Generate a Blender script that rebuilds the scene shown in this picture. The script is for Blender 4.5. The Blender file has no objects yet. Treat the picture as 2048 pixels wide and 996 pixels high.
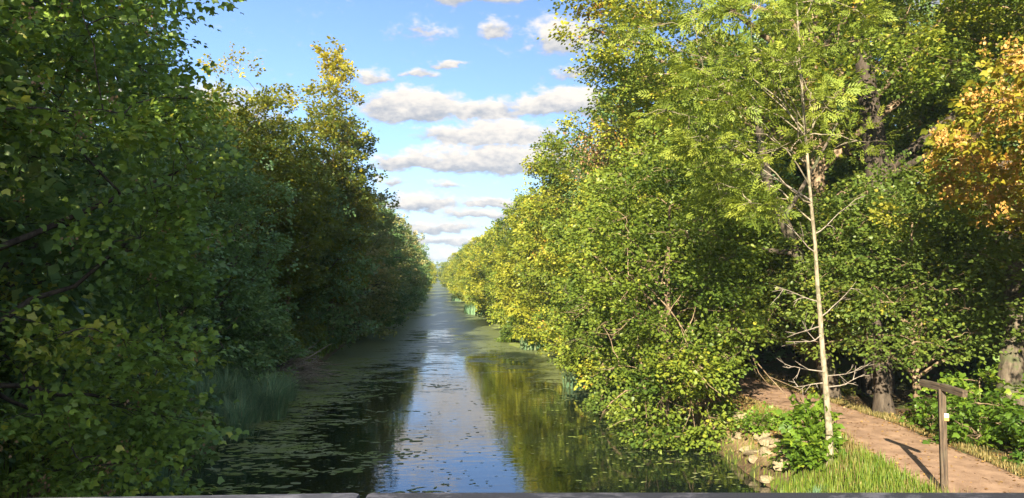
import bpy, math, random
import numpy as np
from mathutils import Vector, Matrix

S = bpy.context.scene
COL = S.collection
R = math.radians

# ------------------------------------------------------------------ camera
CAM = np.array([0.0, 0.0, 5.0])
YAW, PITCH = 5.6, 1.75
cd = bpy.data.cameras.new("camera")
cam = bpy.data.objects.new("camera", cd)
COL.objects.link(cam)
cd.sensor_fit = 'HORIZONTAL'
cd.sensor_width = 36.0
cd.lens = 36.0 * 1540.0 / 2048.0
cd.clip_start = 0.05
cd.clip_end = 6000.0
cam.location = CAM
cam.rotation_euler = (R(90 + PITCH), 0, R(-YAW))
S.camera = cam

# ------------------------------------------------------------------ light
SUN_EL, SUN_AZ = 26.0, 22.0            # sun behind the camera, 22 degrees to the left of the canal line
sd = Vector((-math.sin(R(SUN_AZ)) * math.cos(R(SUN_EL)), -math.cos(R(SUN_AZ)) * math.cos(R(SUN_EL)), math.sin(R(SUN_EL))))
sl = bpy.data.lights.new("sun", 'SUN')
sl.energy = 4.7
sl.angle = R(0.5)
sl.color = (1.0, 0.87, 0.67)
sun = bpy.data.objects.new("sun", sl)
COL.objects.link(sun)
sun.rotation_euler = sd.to_track_quat('Z', 'Y').to_euler()
S.view_settings.view_transform = 'Standard'
S.view_settings.look = 'None'
S.view_settings.gamma = 1.0
S.view_settings.exposure = 1.87
S.cycles.max_bounces = 8
S.cycles.diffuse_bounces = 5
S.cycles.glossy_bounces = 3
S.cycles.transmission_bounces = 3
S.cycles.caustics_reflective = False
S.cycles.caustics_refractive = False
S.cycles.use_denoising = True


class NT:
    """short-hand for wiring shader nodes"""
    def __init__(self, tree):
        self.t = tree
        tree.nodes.clear()

    def n(self, kind, ins=None, **kw):
        nd = self.t.nodes.new(kind)
        for k, v in kw.items():
            setattr(nd, k, v)
        for k, v in (ins or {}).items():
            s = nd.inputs[k]
            if isinstance(v, bpy.types.NodeSocket):
                self.t.links.new(v, s)
            else:
                s.default_value = v
        return nd

    def m(self, op, a, b=None, c=None, clamp=False):
        ins = {0: a}
        if b is not None: ins[1] = b
        if c is not None: ins[2] = c
        return self.n('ShaderNodeMath', ins, operation=op, use_clamp=clamp).outputs[0]

    def vm(self, op, a, b=None, c=None):
        ins = {0: a}
        if b is not None: ins[1] = b
        if c is not None: ins[2] = c
        nd = self.n('ShaderNodeVectorMath', ins, operation=op)
        return nd.outputs[1] if op in ('LENGTH', 'DOT_PRODUCT') else nd.outputs[0]

    def noise(self, vec, scale, detail=4.0, rough=0.55, dist=0.0):
        return self.n('ShaderNodeTexNoise', {'Vector': vec, 'Scale': scale, 'Detail': detail, 'Roughness': rough, 'Distortion': dist})

    def ramp(self, fac, stops):
        nd = self.n('ShaderNodeValToRGB', {'Fac': fac})
        el = nd.color_ramp.elements
        while len(el) < len(stops): el.new(0.5)
        for e, (p, c) in zip(el, stops):
            e.position = p
            e.color = (*c, 1.0) if len(c) == 3 else c
        return nd.outputs[0]

    def mix(self, fac, a, b):
        return self.n('ShaderNodeMix', {0: fac, 6: a, 7: b}, data_type='RGBA').outputs[2]

    def sstep(self, x, lo, hi, a=0.0, b=1.0):
        return self.n('ShaderNodeMapRange', {0: x, 1: lo, 2: hi, 3: a, 4: b}, interpolation_type='SMOOTHSTEP').outputs[0]


def c4(c): return (*c, 1.0)


# ------------------------------------------------------------------ sky with fair-weather clouds
W = bpy.data.worlds.new("World")
S.world = W
W.use_nodes = True
w = NT(W.node_tree)
sky = w.n('ShaderNodeTexSky', sky_type='NISHITA', sun_disc=False, sun_elevation=R(SUN_EL), sun_rotation=R(180 - SUN_AZ),
          altitude=50.0, air_density=1.0, dust_density=0.6, ozone_density=1.6)
tc = w.n('ShaderNodeTexCoord')
sep = w.n('ShaderNodeSeparateXYZ', {0: tc.outputs['Generated']})
az = w.m('MULTIPLY', w.m('ARCTAN2', sep.outputs[0], sep.outputs[1]), 57.29578)
el = w.m('MULTIPLY', w.m('ARCSINE', sep.outputs[2]), 57.29578)
elc = w.m('MAXIMUM', el, 0.4)
ae = w.n('ShaderNodeCombineXYZ', {0: az, 1: el}).outputs[0]
# billow warp, stretched sideways
wv = w.n('ShaderNodeCombineXYZ', {0: w.m('MULTIPLY', az, 0.42), 1: w.m('MULTIPLY', el, 0.75), 2: 3.7}).outputs[0]
nz = w.noise(wv, 0.9, 7.0, 0.58, 0.25)
nz2 = w.noise(wv, 2.6, 5.0, 0.6, 0.0)
CLOUDS = [  # azimuth, elevation, half width, half height (degrees), strength : cumulus seen between the two tree rows
    (2.6, 20.2, 5.2, 1.35, 1.0), (9.8, 16.7, 3.0, 1.9, 0.95), (10.6, 14.6, 2.4, 0.6, 0.55), (4.6, 17.6, 1.5, 0.8, 0.62), (-1.0, 17.2, 3.0, 1.0, 0.42),
    (0.9, 15.2, 1.2, 0.35, 0.8), (-4.6, 14.1, 1.5, 0.8, 0.85), (-1.3, 14.5, 1.6, 0.4, 0.6),
    (-1.8, 11.9, 3.9, 1.5, 1.12), (3.3, 11.7, 3.2, 1.0, 1.0), (9.0, 12.2, 4.4, 1.35, 1.15), (3.9, 10.0, 5.2, 1.25, 1.12),
    (-1.5, 8.0, 3.2, 0.95, 1.0), (4.6, 8.1, 6.8, 1.55, 1.15), (14.5, 8.5, 3.2, 0.9, 0.9), (-3.5, 6.6, 1.4, 0.5, 0.7),
    (-1.3, 5.0, 3.3, 1.0, 0.98), (0.9, 6.4, 1.2, 0.4, 0.55), (4.3, 5.2, 3.2, 0.5, 1.0), (3.6, 4.2, 3.4, 0.6, 1.0),
    (-0.2, 3.1, 3.4, 0.62, 1.0), (0.8, 2.1, 6.0, 0.45, 0.75), (1.0, 1.2, 9.0, 0.5, 0.6),
    (-19.0, 11.0, 7.0, 2.0, 1.0), (-32.0, 15.0, 8.0, 2.4, 1.0), (24.0, 13.0, 7.0, 2.0, 1.0), (38.0, 18.0, 9.0, 3.0, 1.0), (-22.0, 5.0, 9.0, 1.0, 1.0), (26.0, 5.5, 9.0, 1.2, 1.0),
]
dens = None
sw = sv = None
warp = w.vm('MULTIPLY', w.vm('SUBTRACT', nz.outputs['Color'], (0.5, 0.5, 0.5)), (4.2, 2.0, 0.0))
aew = w.vm('ADD', ae, warp)
for (a0, e0, hw, hh, st) in CLOUDS:
    hw *= 1.35; hh *= 1.35
    q = w.vm('MULTIPLY_ADD', aew, (1 / hw, 1 / hh, 0), (-a0 / hw, -e0 / hh, 0))
    sq = w.n('ShaderNodeSeparateXYZ', {0: q})
    yy = w.m('MAXIMUM', sq.outputs[1], w.m('MULTIPLY', sq.outputs[1], -1.9))
    d = w.m('SQRT', w.m('MULTIPLY_ADD', sq.outputs[0], sq.outputs[0], w.m('MULTIPLY', yy, yy)))
    k = w.m('MULTIPLY', w.m('SUBTRACT', 1.0, d, clamp=True), st)
    dens = k if dens is None else w.m('MAXIMUM', dens, k)
    kv = w.m('MULTIPLY', k, sq.outputs[1])
    sw = k if sw is None else w.m('ADD', sw, k)
    sv = kv if sv is None else w.m('ADD', sv, kv)
# the same kind of clouds everywhere else: a flat layer of noise seen in perspective
pl = w.vm('SCALE', tc.outputs['Generated'], None)
inv = w.m('DIVIDE', 1.0, w.m('MAXIMUM', sep.outputs[2], 0.03))
pl.node.inputs['Scale'].default_value = 1.0
w.t.links.new(inv, pl.node.inputs['Scale'])
plane = w.noise(w.vm('MULTIPLY', pl, (0.55, 0.55, 0.0)), 1.0, 7.0, 0.55, 0.2)
amb = w.sstep(plane.outputs['Fac'], 0.47, 0.64, 0.0, 0.95)
outside = w.sstep(w.m('MAXIMUM', w.m('MULTIPLY', w.m('SUBTRACT', w.m('ABSOLUTE', w.m('SUBTRACT', az, 3.0)), 22.0), 1.0), w.m('SUBTRACT', el, 23.0)), 0.0, 8.0)
dens2 = w.m('ADD', dens, w.m('MULTIPLY', w.m('SUBTRACT', nz2.outputs['Fac'], 0.5), 0.75))
dens2 = w.m('ADD', dens2, w.m('MULTIPLY', w.m('SUBTRACT', nz.outputs['Fac'], 0.5), 0.5))
mask = w.sstep(dens2, 0.06, 0.50)
mask = w.m('MAXIMUM', mask, w.m('MULTIPLY', w.m('MULTIPLY', amb, outside), 1.0))
vrel = w.m('DIVIDE', sv, w.m('MAXIMUM', sw, 0.02))
lit = w.m('ADD', w.m('MULTIPLY', vrel, 0.9), w.m('MULTIPLY', w.m('SUBTRACT', nz2.outputs['Fac'], 0.5), 1.5))
lit = w.sstep(lit, -0.55, 0.62)
ccol = w.ramp(lit, [(0.0, (0.44, 0.49, 0.58)), (0.4, (0.70, 0.70, 0.72)), (1.0, (1.06, 0.99, 0.90))])
skyc = w.mix(1.0, sky.outputs[0], (0.70, 0.79, 1.0, 1)); skyc.node.blend_type = 'MULTIPLY'
haze_f = w.m('MULTIPLY', w.m('POWER', w.m('SUBTRACT', 1.0, w.m('MULTIPLY', elc, 1 / 16.0), clamp=True), 2.2), 0.46)
SKY_STRENGTH = 0.064
CL = 1 / SKY_STRENGTH * 0.285
clc = w.mix(1.0, ccol, (CL, CL, CL, 1)); clc.node.blend_type = 'MULTIPLY'
base = w.mix(haze_f, skyc, (0.50 * CL, 0.66 * CL, 0.90 * CL, 1))
bg = w.n('ShaderNodeBackground', {'Color': w.mix(mask, base, clc), 'Strength': SKY_STRENGTH})
w.n('ShaderNodeOutputWorld', {'Surface': bg.outputs[0]})

# ------------------------------------------------------------------ helpers
rng = np.random.default_rng(7)
random.seed(7)


def tag(o, label=None, cat=None, group=None, kind=None):
    for k, v in (('label', label), ('category', cat), ('group', group), ('kind', kind)):
        if v: o[k] = v
    return o


def empty(name, loc, label, cat, group=None):
    o = bpy.data.objects.new(name, None)
    o.empty_display_size = 0.3
    COL.objects.link(o)
    o.location = loc
    return tag(o, label, cat, group)


def link(name, me, mats, parent=None):
    o = bpy.data.objects.new(name, me)
    COL.objects.link(o)
    for m in (mats if isinstance(mats, (list, tuple)) else [mats]):
        me.materials.append(m)
    if parent: o.parent = parent
    return o


def tri_mesh(name, V, F, tint=None, smooth=False):
    """V (n,3), F (m,3) arrays -> mesh"""
    V = np.asarray(V, np.float32); F = np.asarray(F, np.int32)
    k = F.shape[1]
    me = bpy.data.meshes.new(name)
    me.vertices.add(len(V)); me.vertices.foreach_set('co', V.ravel())
    me.loops.add(F.size); me.loops.foreach_set('vertex_index', F.ravel())
    me.polygons.add(len(F)); me.polygons.foreach_set('loop_start', np.arange(0, F.size, k, dtype=np.int32))
    if smooth: me.polygons.foreach_set('use_smooth', np.ones(len(F), bool))
    if tint is not None:
        a = me.attributes.new('tint', 'FLOAT', 'FACE')
        a.data.foreach_set('value', np.asarray(tint, np.float32))
    me.update(calc_edges=True)
    return me


class Tubes:
    def __init__(self): self.V = []; self.F = []; self.n = 0

    def add(self, P, r, sides=6, cap=True):
        P = np.asarray(P, float); r = np.broadcast_to(np.asarray(r, float), (len(P),))
        T = np.gradient(P, axis=0); T /= np.linalg.norm(T, axis=1, keepdims=True) + 1e-9
        ref = np.array([0.31, 0.17, 0.93]) if abs(T[0][2]) < 0.8 else np.array([1.0, 0.2, 0.05])
        A = np.cross(T, ref); A /= np.linalg.norm(A, axis=1, keepdims=True) + 1e-9
        B = np.cross(T, A)
        a = np.linspace(0, 2 * math.pi, sides, endpoint=False)
        ring = P[:, None, :] + r[:, None, None] * (np.cos(a)[None, :, None] * A[:, None, :] + np.sin(a)[None, :, None] * B[:, None, :])
        self.V.append(ring.reshape(-1, 3))
        i = np.arange(len(P) - 1)[:, None] * sides; j = np.arange(sides)[None, :]; j2 = (j + 1) % sides
        f = np.stack([i + j, i + j2, i + sides + j2, i + sides + j], -1).reshape(-1, 4) + self.n
        self.F.append(f); self.n += len(P) * sides

    def mesh(self, name):
        return tri_mesh(name, np.concatenate(self.V), np.concatenate(self.F), smooth=True)


def bezier(a, b, c, n=7):
    t = np.linspace(0, 1, n)[:, None]
    return (1 - t) ** 2 * a + 2 * t * (1 - t) * b + t ** 2 * c


# ------------------------------------------------------------------ materials
def leaf_mat(name, stops, rough=0.5, trans=0.38, tcol=(0.30, 0.36, 0.03), spec=0.35):
    m = bpy.data.materials.new(name); m.use_nodes = True
    t = NT(m.node_tree)
    at = t.n('ShaderNodeAttribute', attribute_name='tint')
    oi = t.n('ShaderNodeObjectInfo')
    f = t.m('ADD', at.outputs['Fac'], t.m('MULTIPLY', t.m('SUBTRACT', oi.outputs['Random'], 0.5), 0.10), clamp=True)
    col = t.ramp(f, stops)
    g = t.n('ShaderNodeNewGeometry')
    vein = t.noise(g.outputs['Position'], 40.0, 2.0)
    hs = t.n('ShaderNodeHueSaturation', {'Color': col, 'Value': t.m('MULTIPLY_ADD', vein.outputs['Fac'], 0.5, 0.75), 'Saturation': 1.0})
    pr = t.n('ShaderNodeBsdfPrincipled', {'Base Color': hs.outputs[0], 'Roughness': rough, 'Specular IOR Level': spec})
    tm = t.mix(0.5, hs.outputs[0], c4(tcol))
    tr = t.n('ShaderNodeBsdfTranslucent', {'Color': tm})
    mx = t.n('ShaderNodeMixShader', {0: trans, 1: pr.outputs[0], 2: tr.outputs[0]})
    t.n('ShaderNodeOutputMaterial', {'Surface': mx.outputs[0]})
    return m


def bark_mat(name, dark, light, scale=9.0, bump=0.5, patch=None, ps=1.7):
    m = bpy.data.materials.new(name); m.use_nodes = True
    t = NT(m.node_tree)
    tcn = t.n('ShaderNodeTexCoord')
    v = t.vm('MULTIPLY', tcn.outputs['Object'], (1.0, 1.0, 0.28))
    a = t.noise(v, scale, 6.0, 0.65, 0.4)
    b = t.noise(tcn.outputs['Object'], ps, 4.0, 0.65)
    col = t.ramp(a.outputs['Fac'], [(0.36, dark), (0.62, light)])
    if patch: col = t.mix(t.sstep(b.outputs['Fac'], 0.5, 0.62), col, c4(patch))
    bp = t.n('ShaderNodeBump', {'Strength': bump, 'Distance': 0.03, 'Height': a.outputs['Fac']})
    pr = t.n('ShaderNodeBsdfPrincipled', {'Base Color': col, 'Roughness': 0.9, 'Normal': bp.outputs[0], 'Specular IOR Level': 0.2})
    t.n('ShaderNodeOutputMaterial', {'Surface': pr.outputs[0]})
    return m


GREEN = [(0.0, (0.022, 0.052, 0.014)), (0.40, (0.050, 0.098, 0.020)), (0.70, (0.115, 0.160, 0.026)), (0.86, (0.25, 0.22, 0.03)), (1.0, (0.30, 0.13, 0.03))]
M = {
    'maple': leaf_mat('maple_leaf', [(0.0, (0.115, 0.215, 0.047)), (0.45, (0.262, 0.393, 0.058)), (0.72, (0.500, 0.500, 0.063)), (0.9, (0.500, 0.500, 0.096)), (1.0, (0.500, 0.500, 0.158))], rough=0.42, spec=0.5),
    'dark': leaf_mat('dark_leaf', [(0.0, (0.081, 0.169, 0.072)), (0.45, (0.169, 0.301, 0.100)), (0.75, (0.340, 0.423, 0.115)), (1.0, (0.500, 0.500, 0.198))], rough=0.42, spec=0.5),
    'brown': leaf_mat('browning_leaf', [(0.0, (0.121, 0.194, 0.079)), (0.45, (0.280, 0.312, 0.106)), (0.75, (0.500, 0.386, 0.150)), (1.0, (0.500, 0.440, 0.222))], rough=0.42, spec=0.5),
    'linden': leaf_mat('linden_leaf', [(0.0, (0.079, 0.141, 0.024)), (0.35, (0.197, 0.267, 0.035)), (0.66, (0.407, 0.419, 0.047)), (0.86, (0.500, 0.500, 0.061)), (1.0, (0.500, 0.227, 0.051))], rough=0.42),
    'hazel': leaf_mat('glossy_leaf', [(0.0, (0.076, 0.132, 0.027)), (0.45, (0.169, 0.238, 0.041)), (0.78, (0.328, 0.321, 0.048)), (1.0, (0.500, 0.452, 0.041))], rough=0.42, spec=0.35),
    'bank': leaf_mat('yellowing_leaf', [(0.0, (0.131, 0.194, 0.024)), (0.4, (0.328, 0.351, 0.035)), (0.7, (0.500, 0.476, 0.045)), (0.88, (0.500, 0.500, 0.051)), (1.0, (0.500, 0.317, 0.061))]),
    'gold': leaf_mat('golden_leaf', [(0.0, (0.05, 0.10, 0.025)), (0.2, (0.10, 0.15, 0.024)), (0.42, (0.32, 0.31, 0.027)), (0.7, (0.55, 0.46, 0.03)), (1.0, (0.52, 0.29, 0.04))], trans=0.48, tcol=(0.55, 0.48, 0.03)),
    'ash': leaf_mat('ash_leaf', [(0.0, (0.146, 0.213, 0.031)), (0.5, (0.249, 0.324, 0.046)), (1.0, (0.361, 0.399, 0.058))], trans=0.42, tcol=(0.387, 0.450, 0.039)),
    'fresh': leaf_mat('fresh_leaf', [(0.0, (0.058, 0.124, 0.018)), (0.5, (0.137, 0.240, 0.026)), (1.0, (0.286, 0.364, 0.036))], rough=0.42, tcol=(0.520, 0.620, 0.039)),
    'orange': leaf_mat('orange_leaf', [(0.0, (0.17, 0.21, 0.022)), (0.45, (0.36, 0.33, 0.03)), (0.75, (0.52, 0.34, 0.035)), (1.0, (0.50, 0.22, 0.035))], trans=0.4, tcol=(0.5, 0.30, 0.03)),
    'seed': leaf_mat('seed_wing', [(0.0, (0.46, 0.25, 0.06)), (0.5, (0.56, 0.32, 0.075)), (1.0, (0.62, 0.42, 0.13))], trans=0.3, tcol=(0.5, 0.28, 0.06)),
    'seedpink': leaf_mat('pale_seed_wing', [(0.0, (0.210, 0.150, 0.060)), (1.0, (0.420, 0.255, 0.135))], trans=0.3, tcol=(0.450, 0.300, 0.120)),
    'dead': leaf_mat('withered_leaf', [(0.0, (0.189, 0.120, 0.060)), (1.0, (0.435, 0.272, 0.128))], trans=0.2, tcol=(0.435, 0.272, 0.102)),
    'grass': leaf_mat('grass_blade', [(0.0, (0.055, 0.115, 0.016)), (0.55, (0.14, 0.235, 0.026)), (1.0, (0.27, 0.30, 0.05))], tcol=(0.35, 0.42, 0.03)),
    'straw': leaf_mat('straw_blade', [(0.0, (0.10, 0.12, 0.03)), (0.5, (0.28, 0.23, 0.08)), (1.0, (0.42, 0.33, 0.14))], tcol=(0.4, 0.35, 0.1)),
    'sedge': leaf_mat('sedge_blade', [(0.0, (0.117, 0.234, 0.126)), (0.6, (0.234, 0.390, 0.210)), (1.0, (0.468, 0.500, 0.252))], tcol=(0.390, 0.500, 0.210)),
    'litter': leaf_mat('fallen_leaf', [(0.0, (0.11, 0.06, 0.025)), (0.6, (0.24, 0.135, 0.048)), (1.0, (0.40, 0.26, 0.08))], trans=0.1, tcol=(0.4, 0.25, 0.08)),
    'bark': bark_mat('grey_bark', (0.045, 0.036, 0.026), (0.16, 0.13, 0.095), patch=(0.09, 0.10, 0.05)),
    'barkdark': bark_mat('dark_bark', (0.03, 0.024, 0.018), (0.10, 0.08, 0.06)),
    'barkpale': bark_mat('pale_bark', (0.15, 0.125, 0.08), (0.37, 0.32, 0.225), 16.0, 0.5, patch=(0.15, 0.14, 0.09), ps=5.5),
    'barktan': bark_mat('tan_bark', (0.12, 0.085, 0.05), (0.34, 0.25, 0.16), 7.0, 0.6),
    'twig': bark_mat('bleached_twig', (0.16, 0.13, 0.10), (0.34, 0.30, 0.24), 14.0, 0.2),
}

# ------------------------------------------------------------------ leaf shapes (x across, y along, z up)
KITE = (np.array([[0, 0, 0], [0.40, 0.45, 0.06], [0, 1, -0.10], [-0.40, 0.45, 0.06]]), np.array([[0, 1, 2], [0, 2, 3]]))
OVAL = (np.array([[0, 0, 0], [0.36, 0.22, 0.05], [0.34, 0.62, 0.04], [0, 1, -0.12], [-0.34, 0.62, 0.04], [-0.36, 0.22, 0.05]]),
        np.array([[0, 1, 2], [0, 2, 3], [0, 3, 4], [0, 4, 5]]))
_mv = [[0, 0.34, 0.03], [0, 0, 0], [0.38, -0.03, -0.10], [0.58, 0.40, -0.14], [0.30, 0.55, 0.0], [0, 1.0, -0.24],
       [-0.30, 0.55, 0.0], [-0.58, 0.40, -0.12], [-0.38, -0.03, -0.08]]
MAPLE = (np.array(_mv), np.array([[0, i, i + 1 if i < 8 else 1] for i in range(1, 9)]))


def _ash():
    V = []; F = []
    for k in range(4):
        y = 0.16 + 0.19 * k
        z = -0.16 * y * y
        for s in (-1, 1):
            b = len(V); a = R(52 - 5 * k)
            dx, dy = math.sin(a) * s, math.cos(a)
            L = 0.42 - 0.03 * abs(k - 1.3); wd = 0.065
            V += [[0, y, z], [dx * L * .5 - dy * wd * s, y + dy * L * .5 + abs(dx) * wd, z + .02], [dx * L, y + dy * L, z - .06], [dx * L * .5 + dy * wd * s, y + dy * L * .5 - abs(dx) * wd, z + .02]]
            F += [[b, b + 1, b + 2], [b, b + 2, b + 3]]
    b = len(V)
    V += [[0, .78, -.10], [.07, .98, -.13], [0, 1.2, -.24], [-.07, .98, -.13]]
    F += [[b, b + 1, b + 2], [b, b + 2, b + 3]]
    return np.array(V), np.array(F)


ASH = _ash()


def unit(a): return a / (np.linalg.norm(a, axis=-1, keepdims=True) + 1e-9)


def frames(D, N):
    D = unit(D); X = unit(np.cross(D, N)); N = np.cross(X, D)
    return X, D, N


def leaf_mesh(name, P, D, N, size, tint, shape):
    V0, F0 = shape
    X, D, N = frames(D, N)
    V = P[:, None, :] + size[:, None, None] * (V0[None, :, 0, None] * X[:, None] + V0[None, :, 1, None] * D[:, None] + V0[None, :, 2, None] * N[:, None])
    F = F0[None] + (np.arange(len(P)) * len(V0))[:, None, None]
    return tri_mesh(name, V.reshape(-1, 3), F.reshape(-1, 3), np.repeat(tint, len(F0)))


_single = {}


def single_leaf(kind, shape_name, shape, q):
    key = (kind, shape_name, q)
    if key not in _single:
        V0, F0 = shape
        me = tri_mesh('leaf', V0, F0, np.full(len(F0), q))
        me.materials.append(M[kind])
        _single[key] = me
    return _single[key]


fwd = np.array([math.sin(R(YAW)), math.cos(R(YAW)), 0.0]); rgt = np.array([math.cos(R(YAW)), -math.sin(R(YAW)), 0.0])


def in_view(Pw, margin=0.0):
    d = Pw - CAM
    f = d @ fwd; x = d @ rgt; z = d[:, 2]
    f2 = f * math.cos(R(PITCH)) + z * math.sin(R(PITCH)); u = z * math.cos(R(PITCH)) - f * math.sin(R(PITCH))
    ok = (f2 > 0.3) & (np.abs(x) < f2 * (0.665 + margin)) & (np.abs(u) < f2 * (0.322 + margin))
    return ok, f2


# ------------------------------------------------------------------ tree builder
def profile(kind, t):
    """crown radius share at height share t (0 crown base .. 1 top)"""
    if kind == 'dome': return np.sqrt(np.clip(1 - ((t - 0.38) / 0.62) ** 2, 0.02, 1)) * np.where(t < 0.38, 0.72 + 0.28 * t / 0.38, 1)
    if kind == 'bank': return np.sqrt(np.clip(1 - (np.maximum(t - 0.30, 0) / 0.72) ** 2, 0.02, 1)) * np.clip(0.80 + 0.5 * t, 0, 1)
    if kind == 'column': return np.clip(np.minimum(1.0, 0.55 + 1.5 * t) * np.clip((1.03 - t) * 1.9, 0, 1) ** 0.75, 0.05, 1)
    if kind == 'bush': return np.sqrt(np.clip(1 - t ** 2, 0.03, 1))
    return np.ones_like(t)


def make_tree(name, label, cat, loc, H, Rc, cb=0.1, prof='dome', leaf='dark', shape=KITE, size=0.12, n_clump=70, n_spray=16, n_leaf=18,
              lean=(0, 0), shift=(0, 0), clump_r=1.0, spray_r=0.38, flat=0.45, tint=(0.38, 0.16), hot=0.0, trunk_r=0.2, bark='bark', group=None,
              seed=1, droop=0.35, keep=None, seeds=None, big=0, squash=(1, 1), fork=0.72, core=0.45, sun_tint=0.0, trunk_path=None, twigs=True, speck=0.03, trunk=True, low=None, extra=None):
    g = np.random.default_rng(seed)
    root = empty(name, loc, label, cat, group)
    loc = np.array(loc, float)
    # trunk
    nt = 9
    tt = np.linspace(0, 1, nt)
    if trunk_path is not None:
        TP = np.array(trunk_path, float)
    else:
        wob = np.cumsum(g.normal(0, 0.035 * H / nt, (nt, 2)), 0); wob -= wob[0]
        TP = np.stack([lean[0] * tt ** 1.5 + wob[:, 0], lean[1] * tt ** 1.5 + wob[:, 1], -0.25 + (H * fork + 0.25) * tt], 1)
    tl = np.linspace(0, 1, len(TP))
    TR = trunk_r * (1 - 0.78 * tl) * (1 + 0.45 * np.exp(-tl * 14))
    # clump centres inside the envelope
    C = np.zeros((0, 3))
    z0 = cb * H
    while len(C) < n_clump:
        k = n_clump * 5
        t = g.random(k)
        a = g.random(k) * 2 * math.pi
        rr = (core + (1 - core) * np.sqrt(g.random(k)))
        rad = Rc * profile(prof, t)
        acc = g.random(k) < (rad / Rc) ** 1.2
        lob = 1 + 0.16 * np.sin(a * 3 + seed) * np.sin(t * 7 + seed * 2)
        z = z0 + t * (H - z0) - (clump_r * 0.5) * t
        cx = np.interp(z, TP[:, 2], TP[:, 0]); cy = np.interp(z, TP[:, 2], TP[:, 1])
        w_ = np.clip((rad / Rc), 0, 1)
        p = np.stack([cx + np.cos(a) * rr * rad * lob * squash[0] + shift[0] * w_, cy + np.sin(a) * rr * rad * lob * squash[1] + shift[1] * w_, z - droop * Rc * 0.3 * (rr ** 2)], 1)[acc]
        if keep is not None: p = p[keep(p + loc)]
        for q in p:
            if len(C) == 0 or np.min(((C - q) ** 2).sum(1)) > (clump_r * 0.72) ** 2 or g.random() < 0.06:
                C = np.vstack([C, q])
                if len(C) >= n_clump: break
    if extra is not None: C = np.vstack([C, np.array(extra, float) - loc])
    cmin = 0.15
    C[:, 2] = np.maximum(C[:, 2], cmin)
    # limbs: a few main ones, the rest fork from them
    tb = Tubes(); br = Tubes()
    tb.add(TP, TR, 10)
    axis = lambda z: np.stack([np.interp(z, TP[:, 2], TP[:, 0]), np.interp(z, TP[:, 2], TP[:, 1]), np.clip(z, TP[0, 2], TP[-1, 2])], -1)
    hd = np.hypot(C[:, 0] - axis(C[:, 2])[:, 0], C[:, 1] - axis(C[:, 2])[:, 1])
    n_main = max(5, min(14, len(C) // 6))
    order = list(np.argsort(-(hd + g.random(len(C)) * Rc * 0.6))[:n_main])
    nodes = [TP[2:]]; nrad = [TR[2:]]
    for i in order + [j for j in range(len(C)) if j not in set(order)]:
        c = C[i]
        if i in order:
            za = np.clip(c[2] - 0.55 * hd[i] - 0.3, 0.12 * H if H > 4 else 0.1, TP[-1, 2] * 0.97)
            a = axis(np.array(za)); ra = np.interp(za, TP[:, 2], TR) * 0.55
        else:
            NP = np.concatenate(nodes); NR = np.concatenate(nrad)
            j = np.argmin(((NP - c) ** 2).sum(1) + 2.0 * np.maximum(0, NP[:, 2] - c[2] + 0.2) ** 2)
            a = NP[j]; ra = NR[j] * 0.65
        L = np.linalg.norm(c - a) + 1e-6
        mid = (a + c) / 2 + np.array([0, 0, 0.16 * L]) + g.normal(0, 0.06 * L, 3)
        P = bezier(a, mid, c, 7); P[1:-1] += g.normal(0, 0.02 * L, (5, 3))
        ra = max(0.014, min(ra, 0.016 + 0.013 * L))
        r = np.linspace(ra, max(0.006, ra * 0.3), 7)
        br.add(P, r, 5); nodes.append(P[2:]); nrad.append(r[2:])
    # sprays
    nC = len(C)
    ctr = axis(C[:, 2] - 0.2 * H)
    outw = unit(C - ctr + g.normal(0, 0.05, C.shape))
    cs = clump_r * g.uniform(0.7, 1.25, nC)
    o = g.normal(0, 1, (nC, n_spray, 3)); o = unit(o) * (0.35 + 0.65 * g.random((nC, n_spray, 1)) ** 0.5)
    o[..., 2] *= flat
    o[..., 2] -= 0.22 * (o[..., :2] ** 2).sum(-1) * (0.5 + droop)
    SP = C[:, None] + o * cs[:, None, None]
    SP = SP.reshape(-1, 3)
    if twigs:
        for i in range(nC):
            for k in g.choice(n_spray, min(n_spray, 5), replace=False):
                e = SP[i * n_spray + k]
                br.add(np.stack([C[i], (C[i] + e) / 2 + g.normal(0, .05, 3), e]), (0.009, 0.006, 0.003), 3)
    so = unit(SP - np.repeat(C, n_spray, 0) + 0.7 * np.repeat(outw, n_spray, 0) * cs.repeat(n_spray)[:, None] + np.array([0, 0, 0.02]))
    sn = unit(np.array([0, 0, 0.62]) + 0.80 * so + g.normal(0, 0.25, SP.shape))
    sx, sd_, sn = frames(so, sn)
    nS = len(SP)
    u = g.normal(0, 0.5, (nS, n_leaf, 2)) * spray_r
    h = g.normal(0, 0.16, (nS, n_leaf)) * spray_r - 0.5 * (u ** 2).sum(-1) / spray_r * droop
    P = SP[:, None] + u[..., :1] * sx[:, None] + (u[..., 1:] + 0.2 * spray_r) * sd_[:, None] + h[..., None] * sn[:, None]
    ang = np.arctan2(u[..., 0], u[..., 1] + 0.5 * spray_r) * 0.8 + g.normal(0, 0.5, u.shape[:2])
    D = np.cos(ang)[..., None] * sd_[:, None] + np.sin(ang)[..., None] * sx[:, None]
    D = D + np.array([0, 0, -0.30 - 0.25 * droop]) + g.normal(0, 0.15, D.shape)
    N = sn[:, None] + g.normal(0, 0.38, D.shape)
    ct = g.normal(0, tint[1] * 0.8, nC) + tint[0]
    if hot: ct += np.where(g.random(nC) < hot, g.uniform(0.2, 0.45, nC), 0)
    if sun_tint: ct += 1.25 * sun_tint * np.clip((C[:, 2] - 0.55 * H) / (0.45 * H), 0, 1) ** 1.8
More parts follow.
